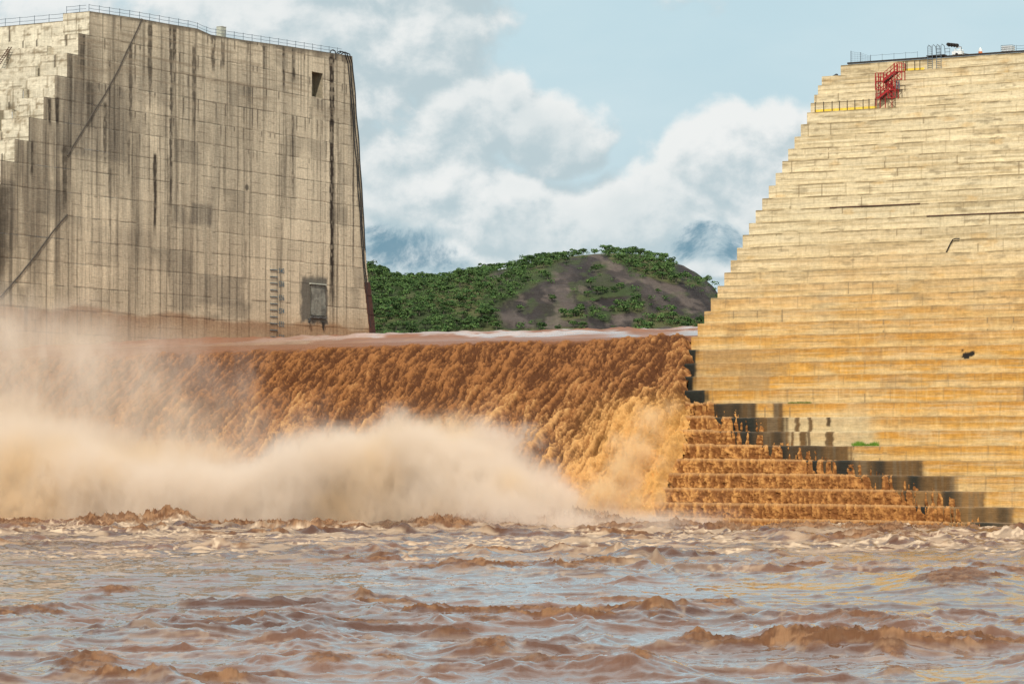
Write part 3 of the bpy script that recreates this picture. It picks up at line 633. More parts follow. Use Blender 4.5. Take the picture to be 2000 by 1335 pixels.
# reservoir behind the crest, drawn down towards the lip
def res_z(u): return np.interp(u, [0, 3, 10, 33, 60, 93, 140, 400], [21.2, 21.7, 22.5, 23.85, 25.05, 26.25, 26.6, 26.7])
aa = np.r_[np.linspace(0.02, A0+1, 620), np.linspace(A0+3, A0+240, 60)][None, :]; aa2 = np.linspace(0.02, A0+.0, 620)[None, :]
G = Grids()
def res_grid(aa, uu):
    A_, U_ = np.broadcast_arrays(aa, uu); A_ = A_+0.; U_ = U_+0.
    wv = .75*(ridged(A_*.05+U_*.03, U_*.05-A_*.02, 4, 401)-.35)+.55*(ridged(A_*.10+U_*.055, U_*.11-A_*.035, 4, 405, .6)-.35)+.14*(fbm(A_*.4, U_*.35, 4, 402)-.5)
    z = res_z(U_)+wv*sst(U_, 2.5, 14)+.05*sst(U_, 2.5, 6)-.4*(1-sst(U_, .8, 2.9))
    b = sst(fbma(A_*.09+U_*.06, U_*.035-A_*.02, 4, 403), .48, .60)*sst(A_, 8, 60)
    c = lerp(np.broadcast_to(np.array([.235, .105, .055]), A_.shape+(3,)).copy(), np.array([.47, .36, .31]), b*.9)  # pale streaks: sky reflection mixed into the water colour
    c = lerp(c, np.array([.25, .11, .055]), 1-sst(U_, 0, 14)); fl = sst(fbm(A_*.5, U_*.25, 4, 404), .6, .75)*(1-sst(U_, 5, 20)); c = lerp(c, np.array([.35, .18, .08]), fl*.5)
    return np.stack([A_, U_, z], -1), np.concatenate([c, (.72-.55*b-.30*(1-sst(U_, 0, 12)))[..., None]], -1)
G.add(*res_grid(aa2, np.r_[np.linspace(-.2, 30, 120), np.linspace(30.5, 70.1, 90)][:, None]), flip=False)
G.add(*res_grid(aa, np.r_[np.linspace(70.1, 170, 90), np.linspace(180, 1000, 60), np.linspace(1100, 2600, 15)][:, None]))
aa3 = np.linspace(-400, 0, 50)[None, :]; G.add(*res_grid(aa3, np.r_[np.linspace(97, 170, 30), np.linspace(180, 1000, 30), np.linspace(1100, 2600, 15)][:, None]))
res = dam_place(G.build('reservoir', M_RES, smooth=True)); tag(res, 'brown reservoir water sliding toward the crest of the weir', 'reservoir', kind='structure')

# the torrent over the weir
prof = [(2.5, 21.66), (1.2, 21.5), (.1, 21.3), (-.9, 20.95), (-1.9, 20.4), (-2.9, 19.7), (-3.8, 18.95)]
while prof[-1][1] > -1.5: prof.append((prof[-1][0]-1.68*.5, prof[-1][1]-1.565*.5))
prof = np.array(prof); sl = np.r_[0, np.cumsum(np.hypot(*np.diff(prof, axis=0).T))]
sv = np.linspace(0, sl[-1], 340); pu = np.interp(sv, sl, prof[:, 0]); pz = np.interp(sv, sl, prof[:, 1])
k5 = np.ones(25)/25.; pu = np.r_[pu[:12], np.convolve(pu, k5, 'valid'), pu[-12:]]; pz = np.r_[pz[:12], np.convolve(pz, k5, 'valid'), pz[-12:]]
tu = np.gradient(pu); tz_ = np.gradient(pz); L = np.hypot(tu, tz_); nu, nz = tz_/L, -tu/L      # outward = towards the camera and up
edge_px = {655: 1362, 684: 1347, 709: 1346, 735: 1343, 760: 1340, 786: 1352, 830: 1345, 900: 1330, 960: 1300, 1035: 1265}
ez, ea_ = [], []
for y, x in edge_px.items():
    d0 = min(range(len(sv)), key=lambda i: abs(on_u(x, y, pu[i])[1]-pz[i])); ez.append(sv[d0]); ea_.append(on_u(x, y, pu[d0])[0])
amax = np.interp(sv, ez, ea_)
# ragged right hand edge, then one column per 12 cm
NA = 1050
vv = np.linspace(0, 1, NA)[None, :]; S_ = np.broadcast_to(sv[:, None], (len(sv), NA))
am = (amax+1.4*(fbm(sv*.5, sv*0, 4, 410)-.5))[:, None]
A_ = .03+am*vv
P_u = np.broadcast_to(pu[:, None], A_.shape); P_z = np.broadcast_to(pz[:, None], A_.shape)
lean = S_*.16+.5*np.sin(S_*.25+A_*.1)
wa = A_+1.2*(fbm(A_*.3, S_*.2, 3, 411)-.5)+lean; ws = S_+2.5*(fbm(A_*.25, S_*.2, 3, 412)-.5)
start = np.interp(A_, [0, 20, 50, 75, 95, 104], [5.0, 4.6, 4.2, 3.6, 2.6, 1.0])+2.6*(fbm(A_*.22, A_*0, 5, 413, .65)-.5)
on = sst(S_+1.2*(fbm(A_*1.2, S_*.5, 3, 429)-.5), start-1.2, start+1.2)
big = fbm(wa*.2, ws*.15, 3, 414); wb_ = fbm(wa*.5, ws*.4, 3, 428)*1.6
f1 = ridged(wa*.85+wb_, ws*.26+wb_*.4, 3, 415, .6); f2 = fbm(wa*2.3+wb_, ws*.75, 4, 426, .78); f3 = .6*vn(A_*4.6, S_*1.9, 417)+.4*rng.random(A_.shape)
st_ = fbma(wa*2.3+.5*wb_, ws*.17+.2*wb_, 4, 443, .75)
col_ = fbma(wa*.75, ws*.055+.3*wb_, 5, 427, .68); env = sst(.6*fbm(wa*.30, ws*.11, 4, 441)+.4*col_, .32, .66); mid_ = fbm(wa*.55, ws*.26, 4, 442, .6)
lowr = sst(S_, 6, 26)
rightf = sst(A_+3*(fbm(A_*.2, S_*.2, 3, 440)-.5), 91, 107)*sst(S_, 11, 19)
d = on*((.8+.9*lowr)*(big-.5)+(.35+.5*lowr)*(mid_-.5)+(.30+.25*lowr)*(f1-.4)+(.70+.3*lowr)*(f2-.5)*(.75+.5*env)+.38*(f3-.5)+(.80+.5*lowr)*(st_-.5)+(.3+1.8*lowr)*(col_-.5))+.22*lowr+rightf*(1.1*fbm(wa*.3, ws*.25, 3, 418)+.2)
near_edge = (am-A_); d = d*sst(A_, 0, .8)*1.0-1.2*(1-sst(near_edge, 0, .9))*on+.3*on
Pf = np.stack([A_+.25*on*(fbm(wa*1.5, ws*1.5, 2, 419)-.5), P_u+nu[:, None]*d, P_z+nz[:, None]*d], -1)
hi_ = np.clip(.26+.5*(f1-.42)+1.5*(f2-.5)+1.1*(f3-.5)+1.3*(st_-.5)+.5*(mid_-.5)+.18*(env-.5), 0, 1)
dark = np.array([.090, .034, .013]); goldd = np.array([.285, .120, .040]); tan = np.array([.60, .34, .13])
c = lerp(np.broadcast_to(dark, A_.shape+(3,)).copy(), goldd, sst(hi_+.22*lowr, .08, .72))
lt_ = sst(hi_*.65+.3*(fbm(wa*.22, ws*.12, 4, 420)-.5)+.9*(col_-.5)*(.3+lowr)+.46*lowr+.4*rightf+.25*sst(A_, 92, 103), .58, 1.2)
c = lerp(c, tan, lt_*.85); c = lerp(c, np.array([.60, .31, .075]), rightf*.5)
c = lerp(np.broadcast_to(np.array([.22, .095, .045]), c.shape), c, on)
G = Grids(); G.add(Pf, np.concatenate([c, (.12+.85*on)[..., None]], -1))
# rough sheets running along the lower steps to the right
for kk, (aw, ae, j) in kw.items():
    if j < 0: continue
    uk, zk = RALL[kk]; zn = RALL[kk+1][1] if kk+1 < len(RALL) else zk-1.565
    aL = on_u(1150 if j > 3 else 1270, ROWS_Y[j]+8, uk)[0]; aa = np.arange(aL, aw+7, .13)
    cs = [(1.5, .05), (1.1, .10), (.6, .14), (.25, .16), (.02, .13), (-.16, -.02)]+[(-.20-.42*(q**.8), -.02-1.5*q) for q in np.linspace(.08, 1, 15)]
    cs = np.array(cs); A2 = np.broadcast_to(aa[None, :], (len(cs), len(aa))); V_ = cs[:, 1][:, None]
    rr = .45*fbm(A2*2.2, V_*2.0+kk*7., 4, 430, .8)+.55*fbma(A2*2.3+.4*V_, V_*.5+kk*5., 4, 436, .8); ff = ridged(A2*2.6, V_*2.0+kk*3, 3, 431, .6)*.6+.4*rng.random(A2.shape)
    T = np.interp(A2, [aL, aL+8, aw-14, aw-5, aw, aw+3, aw+7], [.7, .55, .36, .16, -.12, -.5, -.7])+.22*(fbm(A2*.45, V_*.3+kk*5, 4, 432)-.5)
    gap = sst(A2, aw-6, aw-.5); T = T-gap*.7*sst(fbma(A2*4.2+.3*V_, V_*0+kk, 3, 433), .40, .55)
    dd = np.where(cs[:, 0][:, None] < .1, T+.8*(rr-.5)*sst(T, -.1, .4)+.34*(ff-.5), .0+.10*(ff-.5)+np.minimum(T, .12)*.5-.12)
    P = np.stack([A2, uk+cs[:, 0][:, None]-np.where(cs[:, 0][:, None] < .1, dd, 0), zk+V_+np.where(cs[:, 0][:, None] >= .1, dd, .25*dd*(cs[:, 1][:, None] > -.1))], -1)
    hh = np.clip((rr-.40)*2.4+(ff-.4)*.8, 0, 1); c = lerp(np.broadcast_to(np.array([.19, .082, .027]), A2.shape+(3,)).copy(), np.array([.42, .215, .075]), sst(hh, 0, .6))
    c = lerp(c, np.array([.60, .35, .13]), sst(hh+.35*(1-sst(A2, aL+8, aL+40)), .5, 1.1)*.85); c = lerp(c*np.array([.92, .80, .66]), np.array([.46, .27, .12]), (V_ > -.05)*.5)
    G.add(P, np.concatenate([c, np.full(A2.shape+(1,), .85)], -1), flip=False)
fall = dam_place(G.build('waterfall', M_FALL, smooth=True)); tag(fall, 'wide torrent of frothing brown flood water pouring over the weir between the dam blocks', 'waterfall', kind='stuff')

# ================================================================== HILL
HS = [(560, 522), (640, 512), (700, 520), (730, 532), (760, 545), (800, 552), (850, 550), (890, 545), (930, 536), (970, 530), (1010, 523), (1050, 509), (1100, 502), (1130, 498), (1165, 494), (1200, 492), (1240, 492), (1270, 498), (1300, 506), (1335, 515), (1360, 530), (1392, 556), (1402, 575), (1430, 610), (1500, 660), (1600, 700), (1800, 740)]
HY = 2300.
hs = np.array([on_y(x, y, HY) for x, y in HS]); HX = hs[:, 0]; HZ = hs[:, 2]
def hill_z(x, y):
    xr = x
    zt = np.interp(xr, np.r_[-900, -500, HX, 500, 900], np.r_[60, 110, HZ, 40, 27])
    q = (HY+30*np.sin(x*.01)-y)
    rise = np.where(q > 0, np.exp(-(np.abs(q)/300.)**2.0), np.exp(-(np.abs(q)/420.)**2))
    z = 24+(zt-24)*rise
    rk = rock_mask(x, y, z)
    n = (fbm(x*.012, y*.012, 5, 501)-.5)*24*(1-rise*.85)
    return z+n*.6+(ridged(x*.03+y*.01, y*.03, 4, 502)-.4)*3*np.minimum(1, (1-rise)*4)
def to_px(x, y, z):
    p1 = y; p2 = z-CH; f = p1*math.cos(PITCH)+p2*math.sin(PITCH); v_ = -p1*math.sin(PITCH)+p2*math.cos(PITCH)
    return 1000+F*x/f, 667.5-F*v_/f
def seg(px, py, x0, y0, x1, y1, r):
    dx_, dy_ = x1-x0, y1-y0; k = np.clip(((px-x0)*dx_+(py-y0)*dy_)/(dx_*dx_+dy_*dy_+1e-6), 0, 1); return np.hypot(px-x0-k*dx_, (py-y0-k*dy_)*1.3)-r
def rock_mask(x, y, z):
    px, py = to_px(x, y, z)
    wb = 16*(fbm(x*.02, (z+y*.3)*.03, 4, 510)-.5)*2
    d = seg(px, py, 1160, 520, 1360, 575, 36); d = np.minimum(d, seg(px, py, 1120, 560, 1360, 610, 48)); d = np.minimum(d, seg(px, py, 1000, 610, 1330, 640, 42))
    d = np.minimum(d, seg(px, py, 1110, 505, 1200, 505, 12)); d = np.minimum(d, seg(px, py, 1375, 560, 1395, 600, 16)); d = np.minimum(d, seg(px, py, 1030, 590, 1130, 540, 30))
    d = np.minimum(d, seg(px, py, 1335, 522, 1400, 570, 12)); d = np.minimum(d, seg(px, py, 1100, 530, 1330, 560, 26)); d = np.minimum(d, seg(px, py, 880, 560, 985, 535, 8)+8); d = np.minimum(d, seg(px, py, 840, 612, 890, 585, 10)+6)
    rock = 1-sst(d+wb, -7, 7)
    for (x0, y0, x1, y1, r) in [(1200, 500, 1310, 535, 13), (1240, 520, 1320, 545, 11), (1155, 525, 1180, 520, 6), (1185, 572, 1225, 568, 8), (1250, 640, 1300, 625, 15), (1300, 620, 1360, 640, 17), (1105, 618, 1130, 612, 8), (1160, 610, 1180, 616, 8), (1135, 582, 1165, 578, 5), (1235, 590, 1245, 600, 8), (1345, 550, 1372, 556, 9), (1205, 560, 1240, 572, 5), (1090, 645, 1140, 640, 5), (1010, 645, 1060, 648, 5), (1200, 605, 1225, 600, 6), (1025, 600, 1040, 585, 4)]:
        rock = rock*sst(seg(px, py, x0, y0, x1, y1, r)+wb*.6, -4, 4)
    return rock
gx = np.r_[np.linspace(-900, -260, 60), np.linspace(-256, 260, 430), np.linspace(266, 900, 60)][None, :]; gy = np.r_[np.linspace(1500, 1850, 30), np.linspace(1852, 2340, 330), np.linspace(2350, 3000, 30)][:, None]
Xh, Yh = np.broadcast_arrays(gx, gy); Zh = hill_z(Xh, Yh); Rk = rock_mask(Xh, Yh, Zh)
crag = (ridged(Xh*.05+Zh*.02, Zh*.035, 5, 520, .6)-.4)
Yd = Yh-Rk**2*crag*5-Rk**2*(fbma((Xh+Zh*.35)*.12, Zh*.02, 4, 525)-.5)*9
c = lerp(np.broadcast_to(np.array([.05, .075, .025]), Xh.shape+(3,)).copy(), np.array([.11, .115, .045]), sst(fbm(Xh*.03, Zh*.05, 4, 521), .4, .6))
rkc = lerp(np.broadcast_to(np.array([.050, .040, .037]), c.shape), np.array([.112, .090, .080]), sst(fbm(Xh*.035, Zh*.05, 5, 522), .35, .65))
rkc = lerp(rkc, np.array([.035, .03, .03]), sst(fbma((Xh+Zh*.35)*.09, Zh*.012, 4, 523), .5, .68)*.7); rkc = lerp(rkc, np.array([.10, .11, .045]), sst(fbm(Xh*.045, Zh*.07, 5, 524), .58, .7)*.5)
rkc = lerp(rkc, np.array([.022, .018, .018]), sst(crag, .12, -.22)*.75); rkc = lerp(rkc, np.array([.06, .075, .03]), sst(fbm(Xh*.09, Zh*.14, 4, 527), .56, .66)*.7); rkc = lerp(rkc, np.array([.20, .155, .13]), sst(fbma((Xh-Zh*.9)*.05, (Zh+Xh*.5)*.10, 5, 526), .58, .7)*.5); c = lerp(c, rkc, Rk)
G = Grids(); G.add(np.stack([Xh, Yd, Zh], -1), np.concatenate([c, np.ones(c.shape[:2]+(1,))], -1))
M_HILL = concrete_mat('hill_ground', .3)
# the hill material works in metres of a far slope
for nd in M_HILL.node_tree.nodes:
    if nd.type == 'TEX_NOISE': nd.inputs['Scale'].default_value *= .12
    if nd.type == 'BUMP': nd.inputs['Distance'].default_value = 9.; nd.inputs['Strength'].default_value = .7
hill = G.build('hill', M_HILL, smooth=True); tag(hill, 'rounded green hill with a bare dark rock dome behind the weir', 'hill', kind='structure')
# far shore and land to either side
G = Grids(); xx, yy = np.meshgrid(np.linspace(-9000, 9000, 90), np.linspace(1450, 14000, 60)); G.add(np.stack([xx, yy, 23+40*sst(yy, 1500, 5000)*fbm(xx*.001, yy*.001, 4, 3)], -1), np.array([.08, .11, .04, 1]))
for x0, x1 in ((-1500, -500), (420, 1500)):
    xx, yy = np.meshgrid(np.linspace(x0, x1, 40), np.linspace(-400, 1500, 60)); e = np.minimum(np.abs(xx-(x0 if x0 > 0 else x1)), 60)/60; G.add(np.stack([xx, yy, -2+30*e*sst(yy, 200, 600)+3*e], -1), np.array([.16, .13, .07, 1]))
grd = G.build('ground', M_HILL, smooth=True); tag(grd, 'low green land beyond the reservoir and along the banks', 'ground', kind='structure')

# ------------------------------------------------------------------ trees
def leaf_mat(name, c0, c1):
    m = bpy.data.materials.new(name); m.use_nodes = True; t = NT(m.node_tree); p = m.node_tree.nodes['Principled BSDF']
    tc = t.new('ShaderNodeNewGeometry').outputs['Position']; ri = t.new('ShaderNodeObjectInfo').outputs['Random']
    f = t.ramp(t.noise(tc, .35, 4, .6), .35, .65); c = t.mix(f, (*c0, 1), (*c1, 1)); k = t.ramp(ri, 0, 1, .65, 1.35, False)
    t.put(p.inputs['Base Color'], t.mix(1., c, t.xyz(k, k, t.m('MULTIPLY', k, .9)), 'MULTIPLY')); p.inputs['Roughness'].default_value = .8; p.inputs['Specular IOR Level'].default_value = .15; return m
M_LEAF = leaf_mat('foliage', (.024, .058, .020), (.082, .135, .044)); M_BARK = mat('bark', (.16, .13, .10), .9)
def crown_mesh(seed, n, R, flat=.55, z0=3.):
    r = np.random.default_rng(seed); V_ = []; Fc = []
    nb = 7; bl = [(r.uniform(-.55, .55)*R, r.uniform(-.55, .55)*R, z0+r.uniform(0, .6)*R*flat*2, r.uniform(.35, .6)*R) for _ in range(nb)]
    for i in range(n):
        b = bl[r.integers(nb)]; dv = r.normal(size=3); dv /= np.linalg.norm(dv); dv[2] = abs(dv[2])*.9-.25*(r.random() < .4)
        p = np.array(b[:3])+dv*b[3]*np.array([1, 1, flat+.15])*r.uniform(.75, 1.08)
        s_ = r.uniform(.35, .75)*R*.22; a_ = r.normal(size=3); a_ = a_-dv*np.dot(a_, dv)*.6; a_ /= np.linalg.norm(a_); b_ = np.cross(dv, a_); b_ /= np.linalg.norm(b_)+1e-6
        k = len(V_); V_ += [p+a_*s_, p+b_*s_*.9+dv*s_*.3, p-a_*s_, p-b_*s_*.9]; Fc.append((k, k+1, k+2, k+3))
    return np.array(V_), np.array(Fc), bl
CR = []
for i in range(5):
    V_, Fc, bl = crown_mesh(900+i, 230, 4.2, [.55, .5, .75, .4, .7][i], [2.6, 3.2, 2.4, 3.8, 2.][i])
    o = mesh_from('crown', V_, Fc, M_LEAF); COL.objects.unlink(o)
    tb = MB(); tb.tube([(0, 0, -1), (.1, 0, 1.2), (0, .1, 3.2)], [.3, .22, .16], 5)
    for b in bl[:5]: tb.tube([(0, .05, 1.8), (b[0]*.5, b[1]*.5, 1.8+(b[2]-1.8)*.6), (b[0], b[1], b[2])], [.14, .09, .05], 4)
    tr = tb.build('trunk', M_BARK); COL.objects.unlink(tr); CR.append((o, tr))
def tree(x, y, s_, kind, label, group, name='tree'):
    z = float(hill_z(np.array([[x]]), np.array([[y]]))[0, 0]); r = empty(name, (x, y, z-.2*s_), random.uniform(0, 6.28)); r.scale = (s_*random.uniform(.9, 1.2), s_*random.uniform(.9, 1.2), s_)
    tag(r, label, 'tree', group)
    for src in CR[kind]:
        c_ = src.copy(); COL.objects.link(c_); c_.parent = r
    return r
# trees standing on the skyline
def ridge_y(x): return HY+30*math.sin(x*.01)
sk = [(1140, 1.15, 3, 'wide tree alone on the skyline left of the summit gap'), (1163, .9, 2, 'small round tree on the skyline just left of the summit trees'), (1186, 1.5, 3, 'tall flat topped tree at the summit of the hill, the highest on the skyline'), (1205, 1.1, 3, None), (1222, 1.0, 1, None), (1237, 1.2, 1, None), (1252, 1.15, 3, 'spreading tree at the right end of the summit row'), (1282, 1.0, 3, 'left one of the two umbrella shaped trees right of the summit'), (1299, 1.3, 3, 'right one of the two umbrella shaped trees right of the summit'), (1386, 1.15, 2, 'lone round tree at the right shoulder of the hill beside the stepped dam'),
      (998, 1.1, 2, 'rounded dark tree sticking out of the left ridge'), (1120, 1.25, 0, None), (1105, 1.0, 1, None), (1088, 1.1, 0, None), (1070, 1.0, 2, None), (1050, 1.1, 1, None), (1034, 1.2, 0, None), (1018, 1., 1, None), (978, 1.1, 3, None), (962, 1.2, 3, None), (948, 1., 1, None), (920, 1.2, 0, None), (895, 1.3, 2, None), (870, 1., 1, None), (845, 1.1, 0, None), (820, 1.1, 1, None), (800, 1.1, 2, None), (780, 1., 0, None), (757, 1.2, 1, None), (742, 1.3, 0, None), (728, 1.3, 2, None)]
GR1 = 'trees along the skyline of the hill'
for px, s_, kd, lb in sk:
    x = (px-1000)/F*HY; tree(x, ridge_y(x)-4, s_*.82, kd, lb or 'green tree in the row along the skyline of the hill', GR1)
GR2 = 'trees on the slope of the hill'; cnt = 0; spots = []; tries = 0
while cnt < 240 and tries < 20000:
    tries += 1; px = random.uniform(722, 1400); y = random.uniform(1930, HY-12); x = (px-1000)/F*y; z = float(hill_z(np.array([[x]]), np.array([[y]]))[0, 0]); pp = to_px(x, y, z)
    if pp[1] > 652: continue
    rk = float(rock_mask(np.array([[x]]), np.array([[y]]), np.array([[z]]))[0, 0])
    if (rk > .25 and random.random() > .03) or (px > 1318 and pp[1] < 545): continue
    if any((px-q[0])**2+((pp[1]-q[1])*1.6)**2 < 11**2 for q in spots): continue
    spots.append((px, pp[1])); cnt += 1
    tree(x, y, random.uniform(.6, 1.15), random.randrange(5), 'bushy green tree among the woods on the slope of the hill' if rk <= .25 else 'bushy green tree among the woods on the slope of the hill', GR2)
# the rest of the wood as one mass
allV = []; allF = []; nv = 0; r = np.random.default_rng(5)
N = 9000; x = r.uniform(-330, 190, N); y = r.uniform(1700, HY+20, N); z = hill_z(x[None], y[None])[0]; rk = rock_mask(x[None], y[None], z[None])[0]; dn_ = fbm(x*.02, y*.02, 3, 530)
ok = (rk < .3)&((dn_ > .33)|(x < -90)); ok |= (r.random(N) < .10); qx, qy = to_px(x, y, z); ok &= ~((qx > 1312)&(qy < 548)); lp = [crown_mesh(700+i, 46, 4.0, .6, 1.2)[:2] for i in range(6)]
for xi, yi, zi in zip(x[ok], y[ok], z[ok]):
    V_, Fc = lp[r.integers(6)]; s_ = r.uniform(.4, 1.05); a_ = r.uniform(0, 6.28); c_, s2 = math.cos(a_), math.sin(a_)
    Q = V_@np.array([[c_, s2, 0], [-s2, c_, 0], [0, 0, 1]])*s_*np.array([1.15, 1.15, 1.]); allV.append(Q+[xi, yi, zi-.3]); allF.append(Fc+nv); nv += len(V_)
wood = mesh_from('woodland', np.concatenate(allV), np.concatenate(allF), M_LEAF); tag(wood, 'dense green woodland and scrub covering the slopes of the hill', 'woodland', kind='stuff')

# ================================================================== SMALL THINGS ON THE LEFT BLOCK
def W(px, py, a=.12): u, z = on_a(px, py, a); return (a, u, z)
def thing_at(name, label, cat, at, group=None):
    """Empty at dam coordinates; parts are built in dam coordinates and shifted to it"""
    r = bpy.data.objects.new(name, None); COL.objects.link(r); p = ORG+EA*at[0]+EU*at[1]; r.location = (p[0], p[1], at[2]); r.rotation_euler = (0, 0, ROT); tag(r, label, cat, group); return r
def part(mb, name, m, root, at): mb.v = [(x-at[0], y-at[1], z-at[2]) for x, y, z in mb.v]; return mb.build(name, m, root)
def rail_run(label, pts, posts, h, gap, r=.03, m=None, group='guard rails along the tops of the dam blocks', rails=2):
    at = pts[0]; root = thing_at('guard_rail', label, 'guard rail', at, group)
    P_ = np.array(pts); s = np.r_[0, np.cumsum(np.linalg.norm(np.diff(P_, axis=0), axis=1))]
    def pt(q): return [float(np.interp(q, s, P_[:, i])) for i in range(3)]
    q = 0.
    while q < s[-1]+.01:
        b = pt(q); mb = MB().tube([(b[0], b[1], b[2]-.05), (b[0]+random.uniform(-.02, .02), b[1]+random.uniform(-.04, .04), b[2]+h+.1)], r*1.15, 5); part(mb, 'post', m or M_GALV, root, at); q += gap
    for k in range(rails):
        zz = h*(1-k*.5); qs = np.arange(0, s[-1]+gap, gap/2); qs = qs[qs <= s[-1]+.01]
        mb = MB().tube([(pt(v_)[0], pt(v_)[1], pt(v_)[2]+zz-(.04 if i % 2 else 0)) for i, v_ in enumerate(qs)], r*.8, 4); part(mb, 'rail', m or M_GALV, root, at)
    return root
rail_run('long thin wire guard rail along the top edge of the grey end wall', [(-.35, LCOR[0][0]+.3+.0, ztop(LCOR[0][0])), (-.35, 31, ztop(31)), (-.35, 45, ztop(45)), (-.35, 48.6, ztop(48.6)), (-.35, 68, ztop(68)), (-.35, 84, ztop(84))], 0, .95, 2.3, .035)
rail_run('short wire guard rail turning the corner above the highest bright pour of the left block', [(A_B+.3, LCOR[0][0]+.4, LCOR[0][1]), (-.4, LCOR[0][0]+.35, LCOR[0][1])], 0, .95, 2.3, .035)
rail_run('wire guard rail at the far left on the lower part of the left block', [(A_B-.5, LC2[0][0]+.5, LC2[0][1]), (-26, LC2[0][0]+.5, LC2[0][1])], 0, 1.1, 2.6, .035)
at = (-1.2, on_a(433, 68, -1.2)[0], ztop(50)-.05)
r_ = thing_at('equipment_cabinet', 'pale upright cabinet standing behind the rail on the left block', 'cabinet', at)
w_ = 5.4; hh = 1.75
part(MB().box(at[0]-.5, at[0]+.35, at[1]-.62, at[1]+.62, at[2], at[2]+hh), 'body', M_PALE, r_, at)
part(MB().box(at[0]+.35, at[0]+.38, at[1]-.5, at[1]-.02, at[2]+.12, at[2]+hh-.12), 'door', M_PALE, r_, at); part(MB().box(at[0]+.35, at[0]+.38, at[1]+.02, at[1]+.5, at[2]+.12, at[2]+hh-.12), 'door', M_PALE, r_, at)
part(MB().box(at[0]-.56, at[0]+.42, at[1]-.68, at[1]+.68, at[2]+hh, at[2]+hh+.07), 'roof', M_WHITE, r_, at)
# hoses hanging down the upstream corner
for i, (off, lab) in enumerate([(0, 'black hose arching over the top corner of the left block, nearest the edge'), (-.75, 'black hose hanging down the corner beside the outermost one'), (-1.35, 'third black hose in from the corner, running down the wall edge')]):
    zs = np.r_[70.1, np.linspace(69, 40-6*i, 26)]; pts = [(-.5, 83.6+off, 70.15), (-.2, 84.3+off, 70.6), (.12, 85.2+off, 70.35)]+[(.12+.03*math.sin(z*.7+i), float(ub(z))-.25+off*(1-.3*(70-z)/30)+.06*math.sin(z*.9+i*2), z) for z in zs[1:]]
    at = pts[0]; mb = MB().tube([(p[0]-at[0], p[1]-at[1], p[2]-at[2]) for p in pts], .085, 6); o = mb.build('hose', M_BLACK); p = ORG+EA*at[0]+EU*at[1]; o.location = (p[0], p[1], at[2]); o.rotation_euler = (0, 0, ROT); tag(o, lab, 'hose', 'hoses on the corner of the left block')
# coil where a hose goes over the edge at the dark streak
at = W(650, 104, -.1); o = MB().tube([(.0, -.7, .0), (0, -.5, .35), (.05, 0, .5), (0.1, .5, .35), (.1, .6, 0), (.12, .6, -.9)], .09, 6).build('hose', M_BLACK); p = ORG+EA*at[0]+EU*at[1]; o.location = (p[0], p[1], at[2]); o.rotation_euler = (0, 0, ROT); tag(o, 'short black hose loop over the wall edge above the darkest vertical streak', 'hose', 'hoses on the corner of the left block')
# rusty steel armour on the corner
z1 = on_a(714, 551)[1]; mb = MB(); n = 8
for i in range(n):
    za = 22+(z1-22)*i/n; zb = 22+(z1-22)*(i+1)/n
    u0a, u0b = ub(za)-1.35, ub(zb)-1.25; u1a, u1b = ub(za)+.25, ub(zb)+.25; k = len(mb.v)
    mb.v += [(-.2, u0a, za), (.16, u0a, za), (.16, u1a, za), (-1.2, u1a, za), (-.2, u0b, zb), (.16, u0b, zb), (.16, u1b, zb), (-1.2, u1b, zb)]
    mb.f += [(k+1, k+2, k+6, k+5), (k+2, k+3, k+7, k+6), (k, k+1, k+5, k+4), (k+4, k+5, k+6, k+7)]
mb.build('corner_plate', M_RUST, left)
for i in range(5): MB().bar((.19, ub(24+3*i)-1.2, 24+3*i), (.19, ub(24+3*i)+.1, 24+3*i), .08, .08).build('stiffener', M_RUST, left)
# diagonal seam: a slim raised ledge in two runs
def seam(pxs, wd, nm='diagonal_seam'):
    pts = [W(x, y, .02) for x, y in pxs]; mb = MB(); 
    for a_, b_ in zip(pts[:-1], pts[1:]): mb.bar(a_, b_, wd, .16)
    mb.build(nm, mat('seam_grout', (.085, .07, .055), .9), left)
seam([(277, 37), (268, 58), (246, 103), (231, 136), (216, 163), (203, 187), (186, 213), (164, 250), (146, 279), (131, 304)], .2)
seam([(131, 419), (112, 440), (96, 461), (70, 497), (38, 537), (0, 580)], .22)
# water gauge: ticks and numerals painted on the wall
gx0, gx1 = 527, 542
def flat_text(s, px, py, hpx):
    cu = bpy.data.curves.new('gauge_number', 'FONT'); cu.body = s; cu.size = 1; cu.offset = .008; tmp = bpy.data.objects.new('t', cu); COL.objects.link(tmp)
    bpy.context.view_layer.update(); me = bpy.data.meshes.new_from_object(tmp.evaluated_get(bpy.context.evaluated_depsgraph_get())); bpy.data.objects.remove(tmp)
    u0, z0 = on_a(px, py+hpx/2); hm = hpx/13.; k = hm/.7
    for v_ in me.vertices: x, y = v_.co.x*k*.92, v_.co.y*k*1.0; v_.co = (.075, u0+x, z0+y)
    me.materials.clear(); me.materials.append(M_BLUEP); me.name = 'gauge_number'; return link(bpy.data.objects.new('gauge_number', me), left)
GY = [(526.5, '540'), (540, None), (552.5, '538'), (566, None), (579, '536'), (592.5, None), (605, '534'), (618, None), (631, '532'), (644, None), (657, '530')]
for y, s_ in GY:
    MB().bar(W(528, y, .07), W(542, y+.8, .07), .12, .10).build('gauge_tick', M_BLUEP, left)
    if s_: flat_text(s_, 543.5, y+1.5, 10)
